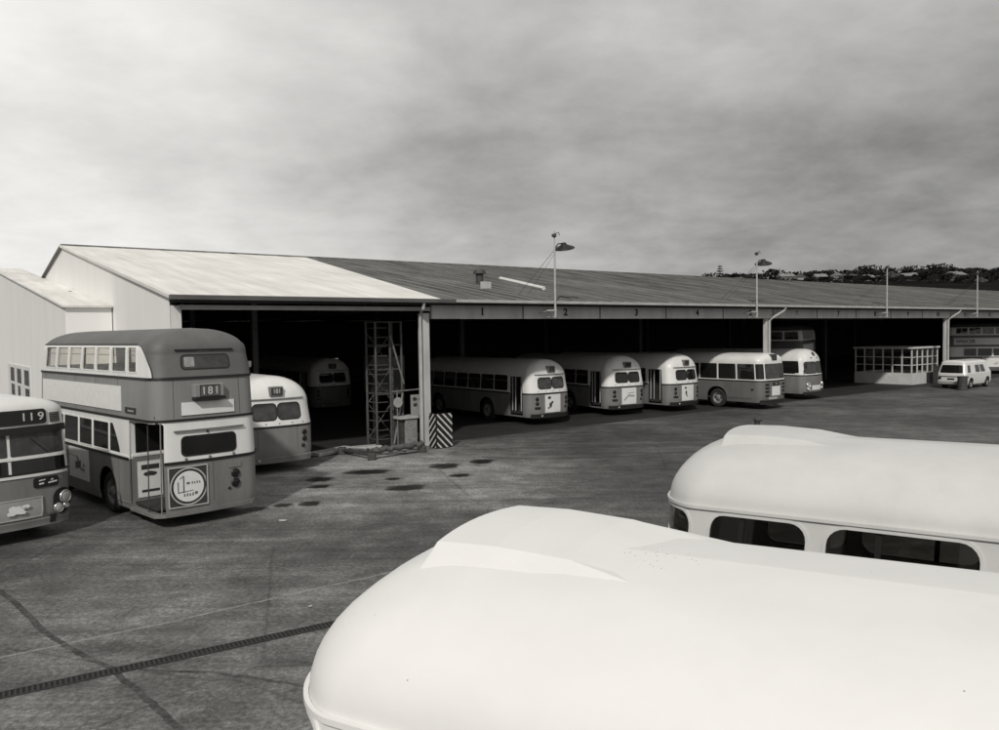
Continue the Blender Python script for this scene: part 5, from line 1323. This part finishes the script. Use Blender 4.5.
def cloud(scale, det, rough, off, dist=0.0):
    mp = N.new('ShaderNodeMapping'); mp.inputs['Location'].default_value = off; L.new(cb.outputs[0], mp.inputs[0])
    n = N.new('ShaderNodeTexNoise'); n.inputs['Scale'].default_value = scale; n.inputs['Detail'].default_value = det; n.inputs['Roughness'].default_value = rough; n.inputs['Distortion'].default_value = dist
    L.new(mp.outputs[0], n.inputs['Vector']); return n.outputs['Fac']
c1 = cloud(1.0, 7, 0.52, (3.1, 1.7, 0), 0.15); c2 = cloud(3.2, 8, 0.6, (0.4, 5.2, 0), 0.15)
def lobe(d, lo, hi):
    """1 towards direction d, 0 away from it"""
    v = Vector(d).normalized(); dp = N.new('ShaderNodeVectorMath'); dp.operation = 'DOT_PRODUCT'; L.new(nz.outputs[0], dp.inputs[0]); dp.inputs[1].default_value = v
    r = N.new('ShaderNodeMapRange'); r.interpolation_type = 'SMOOTHSTEP'; L.new(dp.outputs['Value'], r.inputs[0]); r.inputs[1].default_value = lo; r.inputs[2].default_value = hi; return r.outputs[0]
mott = mth('ADD', mth('MULTIPLY', mth('SUBTRACT', c1, 0.5), 5.2), mth('MULTIPLY', mth('SUBTRACT', c2, 0.5), 4.0))
hi = N.new('ShaderNodeMapRange'); hi.interpolation_type = 'SMOOTHSTEP'; L.new(sp.outputs[2], hi.inputs[0]); hi.inputs[1].default_value = 0.17; hi.inputs[2].default_value = 0.36
lo = N.new('ShaderNodeMapRange'); lo.interpolation_type = 'SMOOTHSTEP'; L.new(sp.outputs[2], lo.inputs[0]); lo.inputs[1].default_value = 0.15; lo.inputs[2].default_value = 0.04
base = mth('ADD', mth('ADD', 3.5, mott), mth('ADD', mth('MULTIPLY', hi.outputs[0], 1.9), mth('MULTIPLY', lo.outputs[0], 0.5)))   # thin bright cloud high up, a darker bank below it
base = mth('ADD', base, mth('MULTIPLY', lobe((-0.72, 0.9, 0.12), 0.78, 1.0), 5.0))     # thin bright cloud to the left
base = mth('SUBTRACT', base, mth('MULTIPLY', lobe((0.50, 1.0, 0.20), 0.93, 1.0), 0.7))    # heavy bank low on the right
base = mth('ADD', base, mth('MULTIPLY', lobe(to_sun, 0.5, 1.0), 1.0))
base = mth('SUBTRACT', base, mth('MULTIPLY', lobe((-0.95, -0.42, 0.2), 0.1, 0.95), 2.6))     # unseen sky behind left, darkened to dim the bus sides      # glare round the veiled sun
val = mth('ADD', mth('MULTIPLY', mth('MAXIMUM', base, 0.7), 0.92), mth('MULTIPLY', bwn.outputs[0], 0.08))
cc = N.new('ShaderNodeCombineColor')
for i in range(3): L.new(mth('MULTIPLY', val, TINT[i]), cc.inputs[i])
L.new(cc.outputs[0], bg.inputs['Color'])

SC.view_settings.view_transform = 'Standard'; SC.view_settings.look = 'None'; SC.view_settings.exposure = 0; SC.view_settings.gamma = 1
SC.view_settings.use_curve_mapping = False
SC.render.engine = 'CYCLES'; SC.cycles.max_bounces = 6; SC.cycles.transparent_max_bounces = 16
SC.cycles.use_denoising = True
